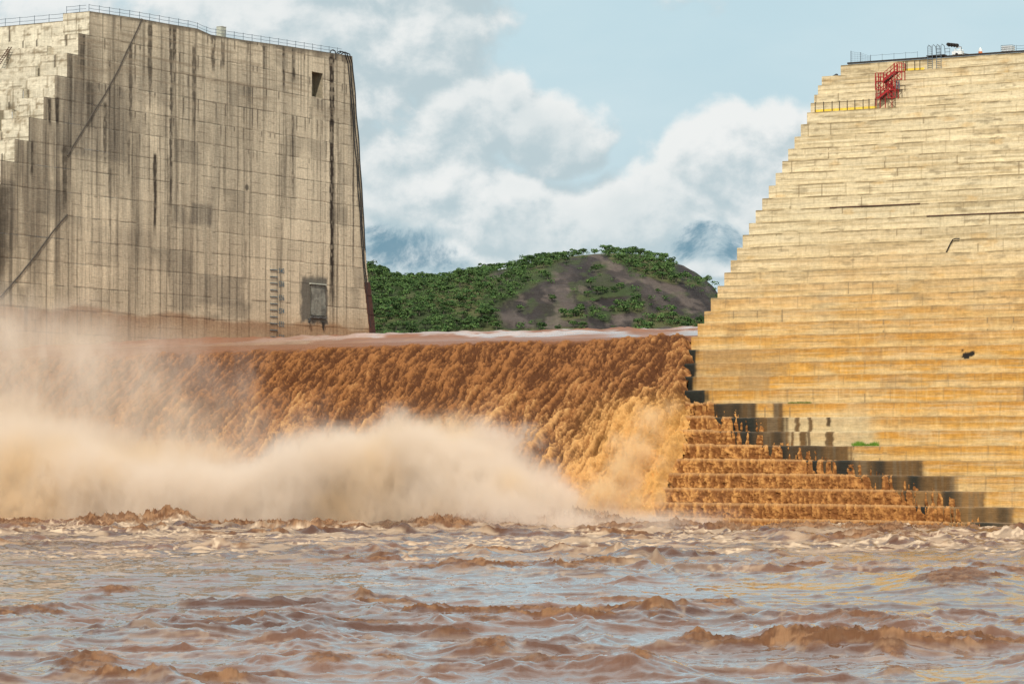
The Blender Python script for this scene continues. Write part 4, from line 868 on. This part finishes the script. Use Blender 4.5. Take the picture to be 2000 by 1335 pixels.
# sealed hatch with its ledge, rough surround and spout
u0, z1 = on_a(606, 556); u1, z0 = on_a(634, 617)
nu_, nz_ = 22, 46; uu, zz = np.meshgrid(np.linspace(u0, u1, nu_), np.linspace(z0, z1, nz_)); dd = .14+.22*(ridged(uu*.55, zz*.45, 3, 600)-.4)*sst(z1-zz, .2, 1.5)
c = lerp(np.broadcast_to(np.array([.14, .135, .115]), uu.shape+(3,)).copy(), np.array([.24, .23, .19]), sst(fbm(uu*.9, zz*.6, 4, 601), .35, .65))
G = Grids(); G.add(np.stack([dd, uu, zz], -1), np.concatenate([c, np.ones(uu.shape+(1,))], -1))
for i in range(2):
    e = np.stack([np.stack([np.zeros(nz_), uu[:, -i], zz[:, -i]], -1), np.stack([dd[:, -i], uu[:, -i], zz[:, -i]], -1)], 1); G.add(e, np.array([.08, .075, .06, 1]), flip=(i == 1))
G.build('hatch_cover', M_CON, left, smooth=True)
MB().box(-.1, .35, u0-.25, u1+.1, z1+.1, z1+.28).build('hatch_ledge', M_PALE, left)
MB().box(-.1, .30, u0-.1, u1+.2, z0-.45, z0-.12).build('hatch_sill', M_ROUGH, left)
a_, b_ = W(604, 622, .25), W(603, 630, .3); MB().tube([a_, (a_[0]+.15, a_[1]-.1, (a_[2]+b_[2])/2), b_], .17, 8).build('spout', M_BLACK, left)
a_, b_ = W(631, 629, .09), W(631.5, 645, .09); MB().tube([a_, b_], [.28, .05], 8).build('drip_stain', M_DARK, left)
# ladder leaning on the bright steps at the far left
u_l = LC2[1][0]-.6; pa, pb = on_u(-3, 127, u_l), on_u(16, 92, u_l); at = (pa[0], u_l, pa[1]); r_ = thing_at('ladder', 'rusty ladder leaning against the bright steps at the far left edge', 'ladder', at)
for s_ in (0, .55): part(MB().bar((pa[0]+s_, u_l-.35, pa[1]), (pb[0]+s_, u_l+.15, pb[1]), .08, .08), 'side_rail', M_RUST, r_, at)
for i in range(9):
    k = (i+.5)/9; q = (pa[0]+(pb[0]-pa[0])*k, u_l-.35+.5*k, pa[1]+(pb[1]-pa[1])*k); part(MB().bar(q, (q[0]+.55, q[1], q[2]), .06, .06), 'rung', M_RUST, r_, at)

# ================================================================== SMALL THINGS ON THE RIGHT BLOCK
def R(px, py, u): a, z = on_u(px, py, u); return (a, u, z)
uF = uT+.7
def rp(px, py): return R(px, py, uF)
zr = zT
rail_run('thin wire railing behind the dark edge beam on the crown of the golden block', [(rp(1700, 100)[0], uF, zr), (rp(1803, 100)[0], uF, zr)], 0, .75, 1.6, .02, rails=1)
rail_run('thin railing on the crown of the golden block at the right edge of the photo', [(rp(1985, 100)[0], uF, zr), (rp(2120, 100)[0], uF, zr)], 0, .65, 1.5, .025)
# mesh fence panel
at = (rp(1662, 100)[0], uF, zr); r_ = thing_at('mesh_fence', 'pale wire mesh fence at the left end of the crown of the golden block', 'fence', at); a2 = rp(1700, 100)[0]
for i, hh in enumerate((1.5, 1.25, .75)):
    a_ = at[0]+(a2-at[0])*i/2; part(MB().tube([(a_, uF, zr-.05), (a_, uF, zr+hh)], .05, 5), 'post', M_GALV, r_, at)
mb = MB()
for i in range(13):
    a_ = at[0]+(a2-at[0])*i/12; hh = np.interp(i, [0, 6, 12], [1.4, 1.15, .65]); mb.tube([(a_, uF+.03, zr), (a_, uF+.03, zr+hh)], .012, 3)
for j in range(6): mb.tube([(at[0], uF+.03, zr+1.4*j/5), ((at[0]+a2)/2, uF+.03, zr+1.15*j/5), (a2, uF+.03, zr+.65*j/5)], .012, 3)
part(mb, 'mesh', M_GALV, r_, at)
# pair of access ladders with hoops over the edge
for n_l, (pxl, lab) in enumerate([(1812, 'grey access ladder with tall hand hoops over the crown edge, left of the pair'), (1829, 'grey access ladder with tall hand hoops over the crown edge, right of the pair')]):
    u_ = uT-.25; a_ = on_u(pxl, 120, u_)[0]; zb = on_u(pxl, 136, u_)[1]; at = (a_, u_, zb); r_ = thing_at('access_ladder', lab, 'ladder', at, 'access ladders on the crown of the golden block')
    for s_ in (0, .62):
        part(MB().tube([(a_+s_, u_, zb), (a_+s_, u_, zr+1.2), (a_+s_, u_+.3, zr+1.45), (a_+s_, u_+1.1, zr+1.3), (a_+s_, u_+1.3, zr+.05)], .04, 5), 'side_rail', M_GALV, r_, at)
    for i in range(12): zz_ = zb+.25+i*.24; part(MB().tube([(a_, u_, zz_), (a_+.62, u_, zz_)], .025, 4), 'rung', M_GALV, r_, at)
    part(MB().box(a_-.3, a_+.9, u_+.3, u_+1.3, zr+.02, zr+.16), 'landing', M_DARK, r_, at)
    for s_ in (.62, 1.25): part(MB().tube([(a_+s_, u_+1.3, zr+.1), (a_+s_, u_+1.3, zr+1.0)], .03, 4), 'post', M_GALV, r_, at)
    for zz_ in (.55, 1.0): part(MB().tube([(a_+.62, u_+1.3, zr+zz_), (a_+1.25, u_+1.3, zr+zz_)], .03, 4), 'handrail', M_GALV, r_, at)
# mobile floodlight: tilted dark lamp bank on a white trailer frame
at = (rp(1866, 100)[0], uF+.6, zr); r_ = thing_at('floodlight_tower', 'folded mobile floodlight with dark lamp bank above a white trailer frame', 'floodlight', at); a_, u_, z_ = at
def fr(name, p, q, r0=.045, m=M_WHITE): part(MB().tube([(a_+p[0], u_+p[1], z_+p[2]), (a_+q[0], u_+q[1], z_+q[2])], r0, 5), name, m, r_, at)
lampb = MB()
for i in range(4): lampb.tube([(a_-1.25+.36*i, u_-.1, z_+1.55-.06*i), (a_-.95+.36*i, u_-.25, z_+1.42-.06*i)], [.2, .26], 8)
part(lampb, 'lamp_bank', M_DARK, r_, at)
part(MB().box(a_-.55, a_+.75, u_-.4, u_+.4, z_+.15, z_+.55), 'engine_housing', M_WHITE, r_, at)
for p, q in [((-.7, 0, .1), (.9, 0, .1)), ((-.6, 0, .1), (-.15, 0, 1.0)), ((.1, 0, .5), (.55, 0, 1.1)), ((-.15, 0, 1.0), (.55, 0, 1.1)), ((-.5, 0, .75), (.8, 0, .7))]: fr('frame_tube', p, q)
fr('mast', (-.9, -.05, 1.45), (.55, 0, 1.1), .05, M_GALV); fr('mast_stay', (.55, 0, 1.1), (.6, 0, .1), .04, M_DARK); fr('drawbar', (.75, 0, .25), (1.75, 0, .06), .05, M_DARK)
for s_ in (-.42, .42): part(MB().tube([(a_+.1, u_+s_-.06, z_+.16), (a_+.1, u_+s_+.06, z_+.16)], .17, 12), 'wheel', M_BLACK, r_, at)
# orange and white barrel
at = (rp(1913, 100)[0], uF+.3, zr); r_ = thing_at('barrel', 'small white and orange barrel standing alone on the crown of the golden block', 'barrel', at)
part(MB().tube([(at[0], at[1], at[2]), (at[0], at[1], at[2]+.06), (at[0], at[1], at[2]+.3)], [.34, .26, .24], 12), 'base', M_ORANGE, r_, at); part(MB().tube([(at[0], at[1], at[2]+.3), (at[0], at[1], at[2]+.62), (at[0], at[1], at[2]+.68), (at[0], at[1], at[2]+.82)], [.24, .2, .1, .07], 12), 'drum', M_WHITE, r_, at)
# caged liquid tote
at = (rp(1954, 100)[0], uF+.2, zr); r_ = thing_at('liquid_tote', 'white plastic liquid tote in a wire cage on the crown of the golden block', 'tote', at); a_, u_, z_ = at; wd = rp(1976, 100)[0]-a_
part(MB().box(a_+.05, a_+wd-.05, u_+.05, u_+1.0, z_+.12, z_+.78), 'tank', M_WHITE, r_, at); mb = MB()
for i in range(9): x_ = a_+wd*i/8; mb.tube([(x_, u_, z_+.1), (x_, u_, z_+.85)], .02, 4)
for zz_ in (.12, .37, .61, .85): mb.tube([(a_, u_, z_+zz_), (a_+wd, u_, z_+zz_), (a_+wd, u_+1.05, z_+zz_), (a_, u_+1.05, z_+zz_), (a_, u_, z_+zz_)], .02, 4)
part(mb, 'cage', M_GALV, r_, at); part(MB().box(a_, a_+wd, u_, u_+1.05, z_, z_+.1), 'pallet', M_DARK, r_, at)
# yellow toe boards with dark posts on two steps
def edge_guard(label, k, x0, x1, ys_, posts, hp, bh, z0=None):
    u_ = RALL[k][0]+.35; z_ = RALL[k][1] if z0 is None else z0; A_0 = on_u(x0, ys_, u_)[0]; A_1 = on_u(x1, ys_, u_)[0]; at = (A_0, u_, z_); r_ = thing_at('edge_guard', label, 'guard rail', at, 'yellow edge guards on the golden block')
    part(MB().box(A_0, A_1, u_, u_+.05, z_+.02, z_+bh), 'toe_board', M_YEL, r_, at)
    for x in posts: a_ = on_u(x, ys_, u_)[0]; part(MB().tube([(a_, u_-.06, z_-.05), (a_, u_-.06, z_+hp)], .055, 5), 'post', M_DARK, r_, at)
    part(MB().tube([(A_0, u_-.04, z_+hp*.92), (A_1, u_-.04, z_+hp*.92)], .012, 3), 'cable', M_DARK, r_, at)
edge_guard('long yellow toe board with nine dark posts left of the red stair', 5, 1592, 1711, 197, [1592.5, 1609, 1625.5, 1640, 1655, 1670, 1686, 1697.5, 1709.5], 1.25, .33)
edge_guard('short yellow toe board with dark posts right of the top of the red stair', 1, 1763, 1805, 135, [1764.5, 1769.5, 1772, 1787, 1797], 1.2, .30)
# red zigzag stair tower
us = RALL[5][0]+.25
def S(px, py, du=0.): a, z = on_u(px, py, us+du); return (a, us+du, z)
zbase = RALL[5][1]; at = (S(1735, 190)[0], us, zbase); stair = thing_at('stair_tower', 'red steel zigzag stair with landings climbing the upper steps', 'stairs', at)
WD = .95
def sp(mb, name, m=M_RED, parent=None): mb.v = [(x-at[0], y-at[1], z-at[2]) for x, y, z in mb.v]; return mb.build(name, m, parent or stair)
def flight(x0, y0, x1, y1, du, rail=True):
    p, q = np.array(S(x0, y0)), np.array(S(x1, y1)); d = q-p; dv = np.array([0, WD, 0]); off = np.array([0, du, 0]); st = None
    for s_ in (0, 1): o = sp(MB().bar(p+off+dv*s_, q+off+dv*s_, .09, .27), 'stringer'); st = st or o
    for i in range(8):
        c_ = p+off+d*(i+.5)/8; sp(MB().box(c_[0]-.13, c_[0]+.13, c_[1]+.04, c_[1]+WD-.04, c_[2]+.02, c_[2]+.06), 'tread', M_GRATE)
    if rail:
        for s_ in (0, 1):
            for hh in (.5, .95): sp(MB().bar(p+off+dv*s_+[0, 0, hh], q+off+dv*s_+[0, 0, hh], .06, .06), 'handrail')
            for k in (0, .33, .67, 1): b = p+off+dv*s_+d*k; sp(MB().bar(b, b+[0, 0, .95], .06, .06), 'baluster')
def landing(x0, x1, y, du, brace):
    p, q = np.array(S(x0, y)), np.array(S(x1, y)); z_ = p[2]; y0, y1 = us+du, us+du+WD; sp(MB().box(p[0], q[0], y0, y1, z_-.1, z_), 'landing')
    for hh in (.5, .98): sp(MB().bar((p[0], y0, z_+hh), (q[0], y0, z_+hh), .06, .06), 'handrail'); sp(MB().bar((p[0], y1, z_+hh), (q[0], y1, z_+hh), .06, .06), 'handrail')
    for x in np.linspace(p[0], q[0], 4): sp(MB().bar((x, y0, z_), (x, y0, z_+.98), .06, .06), 'baluster')
    for x in (p[0], q[0]): sp(MB().bar((x, y0, z_-brace), (x, y0, z_+.98), .1, .1), 'column'); sp(MB().bar((x, y1, z_-brace), (x, y1, z_+.98), .1, .1), 'column')
    sp(MB().bar((p[0], y0, z_-brace), (q[0], y0, z_-.1), .07, .07), 'brace'); sp(MB().bar((q[0], y0, z_-brace), (p[0], y0, z_-.1), .07, .07), 'brace'); sp(MB().bar((p[0], y0, z_-brace+.03), (q[0], y0, z_-brace+.03), .09, .09), 'brace')
flight(1714, 193, 1737, 175, -.1); landing(1735, 1749, 175.5, -.1, 1.05); flight(1745, 176, 1720, 158.5, 1.0); landing(1710.5, 1726, 158.5, -.1, 1.1); flight(1726, 158, 1748, 139.5, -.1); landing(1747, 1762, 139.5, -.1, 1.1)
for px in (1711, 1719, 1729, 1742): p = S(px, 160, .2); sp(MB().bar((p[0], p[1], zbase), (p[0], p[1], p[2]+.6), .09, .09), 'column')
for px in (1751.5, 1756): p = S(px, 160, .2); sp(MB().bar((p[0], p[1], S(px, 173)[2]), (p[0], p[1], S(px, 155)[2]), .12, .12), 'column', M_GALV)
# steel strips on two steps, bent bar, black bag, tufts
def strip(k, x0, y0, x1, y1, label):
    u_ = RALL[k][0]-.03; a_, z_ = on_u(x0, y0, u_); b_, z2 = on_u(x1, y1, u_); z_ = RALL[k][1]-.02; o = MB().bar((0, 0, 0), (b_-a_, 0, 0), .11, .11).build('steel_strip', M_RUST); p = ORG+EA*a_+EU*u_; o.location = (p[0], p[1], z_); o.rotation_euler = (0, 0, ROT); tag(o, label, 'steel strip', 'steel strips on the golden steps')
kz = lambda y: min(range(len(RALL)), key=lambda q: abs(on_u(1700, y, RALL[q][0])[1]-RALL[q][1]))
strip(kz(402)-0, 1621, 403.5, 1797, 397.5, 'long dark steel strip on a step edge, the upper and shorter of two'); strip(kz(417), 1810, 419.5, 2060, 410, 'long dark steel strip running off the right edge, lower of the two')
k = kz(478); u_ = RALL[k][0]-.15; pts = [R(x, y, u_) for x, y in [(1848, 493), (1852, 484), (1857, 474), (1861, 467.5), (1866, 466), (1874, 466)]]; at = pts[0]
o = MB().tube([(p[0]-at[0], 0, p[2]-at[2]) for p in pts], .07, 6).build('bent_bar', M_DARK); p = ORG+EA*at[0]+EU*at[1]; o.location = (p[0], p[1], at[2]); o.rotation_euler = (0, 0, ROT); tag(o, 'bent dark bar like a hook sticking up from a golden step', 'bar')
def lump(name, m, at, rx, ry, rz, label, cat, seed):
    th, ph = np.meshgrid(np.linspace(0, 2*np.pi, 25), np.linspace(0, np.pi/2, 9)); n_ = .7+.6*vn(np.cos(th)*2+5, np.sin(th)*2+ph*2+5, seed)
    P = np.stack([np.cos(th)*np.sin(ph)*rx*n_, np.sin(th)*np.sin(ph)*ry*n_, np.cos(ph)*rz*n_], -1); P[-1, :, 2] = 0; G = Grids(); G.add(P, np.array([.02, .02, .02, 1])); o = G.build(name, m, smooth=True)
    p = ORG+EA*at[0]+EU*at[1]; o.location = (p[0], p[1], at[2]); o.rotation_euler = (0, 0, ROT); tag(o, label, cat)
a_ = on_u(1632, 148, RALL[1][0]+1.)[0]; lump('rubber_bag', M_BLACK, (a_, RALL[1][0]+1., RALL[1][1]), .42, .3, .3, 'small black bag lying on a step near the top left of the golden block', 'bag', 3)
for (px0, px1, py, hh, lab) in [(1664, 1712, 864, .62, 'bright green grass tuft on a pale step just right of the wet stains'), (1540, 1580, 785.5, .16, 'thin line of short green grass on a step above the dark wet concrete')]:
    k = kz(py); u_ = RALL[k][0]+.15; a0_, a1_ = on_u(px0, py, u_)[0], on_u(px1, py, u_)[0]; mb = MB(); zt_ = RALL[k][1]
    for i in range(420):
        q = random.random(); x_ = a0_+(a1_-a0_)*q; h0 = hh*(.35+.65*math.sin(math.pi*min(1, q*1.6+.1) if q < .6 else math.pi*(.99-(q-.6)*1.0)*1))if hh > .3 else hh
        h0 = max(.06, abs(h0))*random.uniform(.5, 1.1); y_ = u_+random.uniform(-.2, .9); l_ = random.uniform(-.2, .2); k_ = len(mb.v)
        mb.v += [(x_-a0_-.03, y_-u_, 0), (x_-a0_+.03, y_-u_, 0), (x_-a0_+l_, y_-u_-.1, h0)]; mb.f.append((k_, k_+1, k_+2))
    o = mb.build('grass_tuft', mat('grass', (.13, .27, .02), .8)); p = ORG+EA*a0_+EU*u_; o.location = (p[0], p[1], zt_); o.rotation_euler = (0, 0, ROT); tag(o, lab, 'grass')

# ================================================================== SPRAY
def fog_mat(name, col_a, col_b, dens, aniso=.1):
    m = bpy.data.materials.new(name); m.use_nodes = True; nt = m.node_tree; nt.nodes.remove(nt.nodes['Principled BSDF']); t = NT(nt); out = nt.nodes['Material Output']
    at = t.new('ShaderNodeAttribute', attribute_name='density'); at2 = t.new('ShaderNodeTexCoord').outputs['Object']
    d = t.m('MULTIPLY', at.outputs['Fac'], dens); f = t.ramp(t.noise(at2, .06, 3, .5), .5, .68); d = t.m('MULTIPLY', d, t.ramp(t.noise(t.v('MULTIPLY', at2, (1, .8, .45)), 1.0, 7, .66, .8), .34, .64, .12, 1.75)); c = t.mix(f, col_a, col_b)
    v_ = t.new('ShaderNodeVolumePrincipled'); t.put(v_.inputs['Color'], c); t.put(v_.inputs['Density'], d); v_.inputs['Anisotropy'].default_value = aniso; v_.inputs['Density Attribute'].default_value = ''
    t.put(out.inputs['Volume'], v_.outputs[0]); return m
def fog(name, label, lo, hi, res_, material, fieldf):
    ng = bpy.data.node_groups.new(name+'_field', 'GeometryNodeTree'); ng.interface.new_socket('Geometry', in_out='INPUT', socket_type='NodeSocketGeometry'); ng.interface.new_socket('Geometry', in_out='OUTPUT', socket_type='NodeSocketGeometry')
    g = NT(ng); go = g.new('NodeGroupOutput'); vc = g.new('GeometryNodeVolumeCube'); vc.inputs['Min'].default_value = lo; vc.inputs['Max'].default_value = hi
    for i, n in enumerate('XYZ'): vc.inputs['Resolution '+n].default_value = res_[i]
    g.put(vc.inputs['Density'], fieldf(g, g.new('GeometryNodeInputPosition').outputs[0]))
    sm = g.new('GeometryNodeSetMaterial'); sm.inputs['Material'].default_value = material; g.put(sm.inputs['Geometry'], vc.outputs[0]); g.put(go.inputs[0], sm.outputs[0])
    me = bpy.data.meshes.new(name); me.from_pydata([lo, hi], [], []); me.materials.append(material); o = link(bpy.data.objects.new(name, me)); md = o.modifiers.new('field', 'NODES'); md.node_group = ng
    dam_place(o); tag(o, label, name, kind='stuff'); return o
def curve(g, f, pts, x0, x1, y1):
    n = g.new('ShaderNodeFloatCurve'); c = n.mapping.curves[0]; pts = [((x-x0)/(x1-x0), y/y1) for x, y in pts]
    c.points[0].location = pts[0]; c.points[-1].location = pts[-1]
    for p in pts[1:-1]: c.points.new(*p)
    n.mapping.update(); g.put(n.inputs['Value'], g.m('DIVIDE', g.m('SUBTRACT', f, x0), x1-x0, clamp=True)); return g.m('MULTIPLY', n.outputs[0], y1)
UM = -31.
HM = [(on_u(x, y, UM)[0], max(.3, on_u(x, y, UM)[1]-1.8)) for x, y in [(-160, 760), (0, 805), (150, 835), (230, 850), (320, 862), (380, 880), (470, 892), (560, 868), (640, 830), (720, 835), (790, 812), (850, 800), (900, 828), (960, 865), (1020, 900), (1080, 935), (1140, 972), (1200, 998), (1300, 1015), (1400, 1045)]]
HT = [(on_u(x, y, UM)[0], max(.3, on_u(x, y, UM)[1])) for x, y in [(-160, 560), (0, 610), (150, 640), (260, 670), (330, 730), (420, 770), (560, 830), (700, 815), (850, 790), (930, 830), (1050, 900), (1200, 980), (1330, 990), (1420, 1030)]]
AL, AR = -16., on_u(1400, 1000, UM)[0]
def mist_field(g, P):
    wob = g.new('ShaderNodeTexNoise'); g.put(wob.inputs['Vector'], P); wob.inputs['Scale'].default_value = .09; wob.inputs['Detail'].default_value = 2
    Pw = g.v('ADD', P, g.v('MULTIPLY', g.v('SUBTRACT', wob.outputs['Color'], (.5, .5, .5)), (9, 7, 7))); x, y, z = g.sep(P)
    n1 = g.noise(g.v('MULTIPLY', Pw, (1, 1, .75)), .13, 6, .58); n2 = g.noise(g.v('MULTIPLY', Pw, (1.3, 1, .35)), .22, 4, .6)
    H = curve(g, x, HM, HM[0][0], HM[-1][0], 32.); T = curve(g, x, HT, HT[0][0], HT[-1][0], 40.)
    zz = g.m('ADD', z, g.m('MULTIPLY', g.m('SUBTRACT', n1, .5), -10.)); soft = g.ramp(x, 0., 55., 8., 2.2, False)
    core = g.ramp(g.m('DIVIDE', g.m('SUBTRACT', H, zz), soft), -.6, 1.0)
    zt_ = g.m('ADD', z, g.m('MULTIPLY', g.m('SUBTRACT', n2, .5), -16.)); thin = g.ramp(g.m('SUBTRACT', T, zt_), -1., 6.)
    # distance in front of the sloping water face (u = -z slope), and front limit
    face = g.m('SUBTRACT', g.m('ADD', g.m('MULTIPLY', z, 1.07), -23.0), y)      # >0 in front of the water
    fin = g.ramp(face, -1.5, 1.5); fo = g.ramp(g.m('ADD', y, g.m('MULTIPLY', g.m('SUBTRACT', n1, .5), 14.)), -45., -36.)
    foot = g.ramp(z, -.8, .6, .2, 1.)
    body = g.m('MULTIPLY', core, g.m('ADD', .55, g.m('MULTIPLY', n2, .9)))
    wisp = g.m('MULTIPLY', thin, g.m('MULTIPLY', g.ramp(n2, .36, .66), g.ramp(x, 0., 75., .16, .05, False)))
    return g.m('MULTIPLY', g.m('MULTIPLY', g.m('ADD', body, wisp), foot), g.m('MULTIPLY', fin, fo))
M_MIST = fog_mat('spray_mist', (.992, .895, .785, 1), (.985, .82, .60, 1), .5)
fog('mist', 'billowing tan cloud of spray rising in front of the foot of the waterfall', (AL, -50., -1.), (AR, 2., 36.), (150, 56, 56), M_MIST, mist_field)
# thicker golden splash where the torrent meets the steps
def splash_field(g, P):
    acc = None
    for (px, py, u_, r_, k) in [(1240, 870, -20., 3.4, 1), (1220, 920, -22, 3.6, 1), (1275, 830, -17, 2.6, .9), (1190, 960, -25, 3.6, 1), (1290, 890, -20, 2.4, .6), (1250, 980, -26, 3.5, .5), (1150, 1000, -28, 3.2, .7), (1310, 800, -14, 1.8, .7), (1330, 1000, -27, 3.0, .25)]:
        a_, z_ = on_u(px, py, u_); q = g.v('MULTIPLY', g.v('SUBTRACT', P, (a_, u_, z_)), (1/r_, 1/r_, 1/r_)); f = g.m('MULTIPLY', g.m('SUBTRACT', 1., g.v('LENGTH', q)), k); acc = f if acc is None else g.m('SMOOTH_MAX', acc, f, .3)
    n1 = g.noise(P, .42, 7, .62); return g.ramp(g.m('ADD', acc, g.m('MULTIPLY', g.m('SUBTRACT', n1, .55), 2.3)), .0, .75)
M_SPL = fog_mat('splash_mist', (1., .84, .58, 1), (.99, .76, .44, 1), .32)
a0_ = on_u(1080, 900, -24)[0]; fog('splash', 'golden splash of spray where the torrent strikes the lower steps', (a0_, -34., -1.), (on_u(1400, 900, -20)[0], -8., 16.), (110, 70, 46), M_SPL, splash_field)
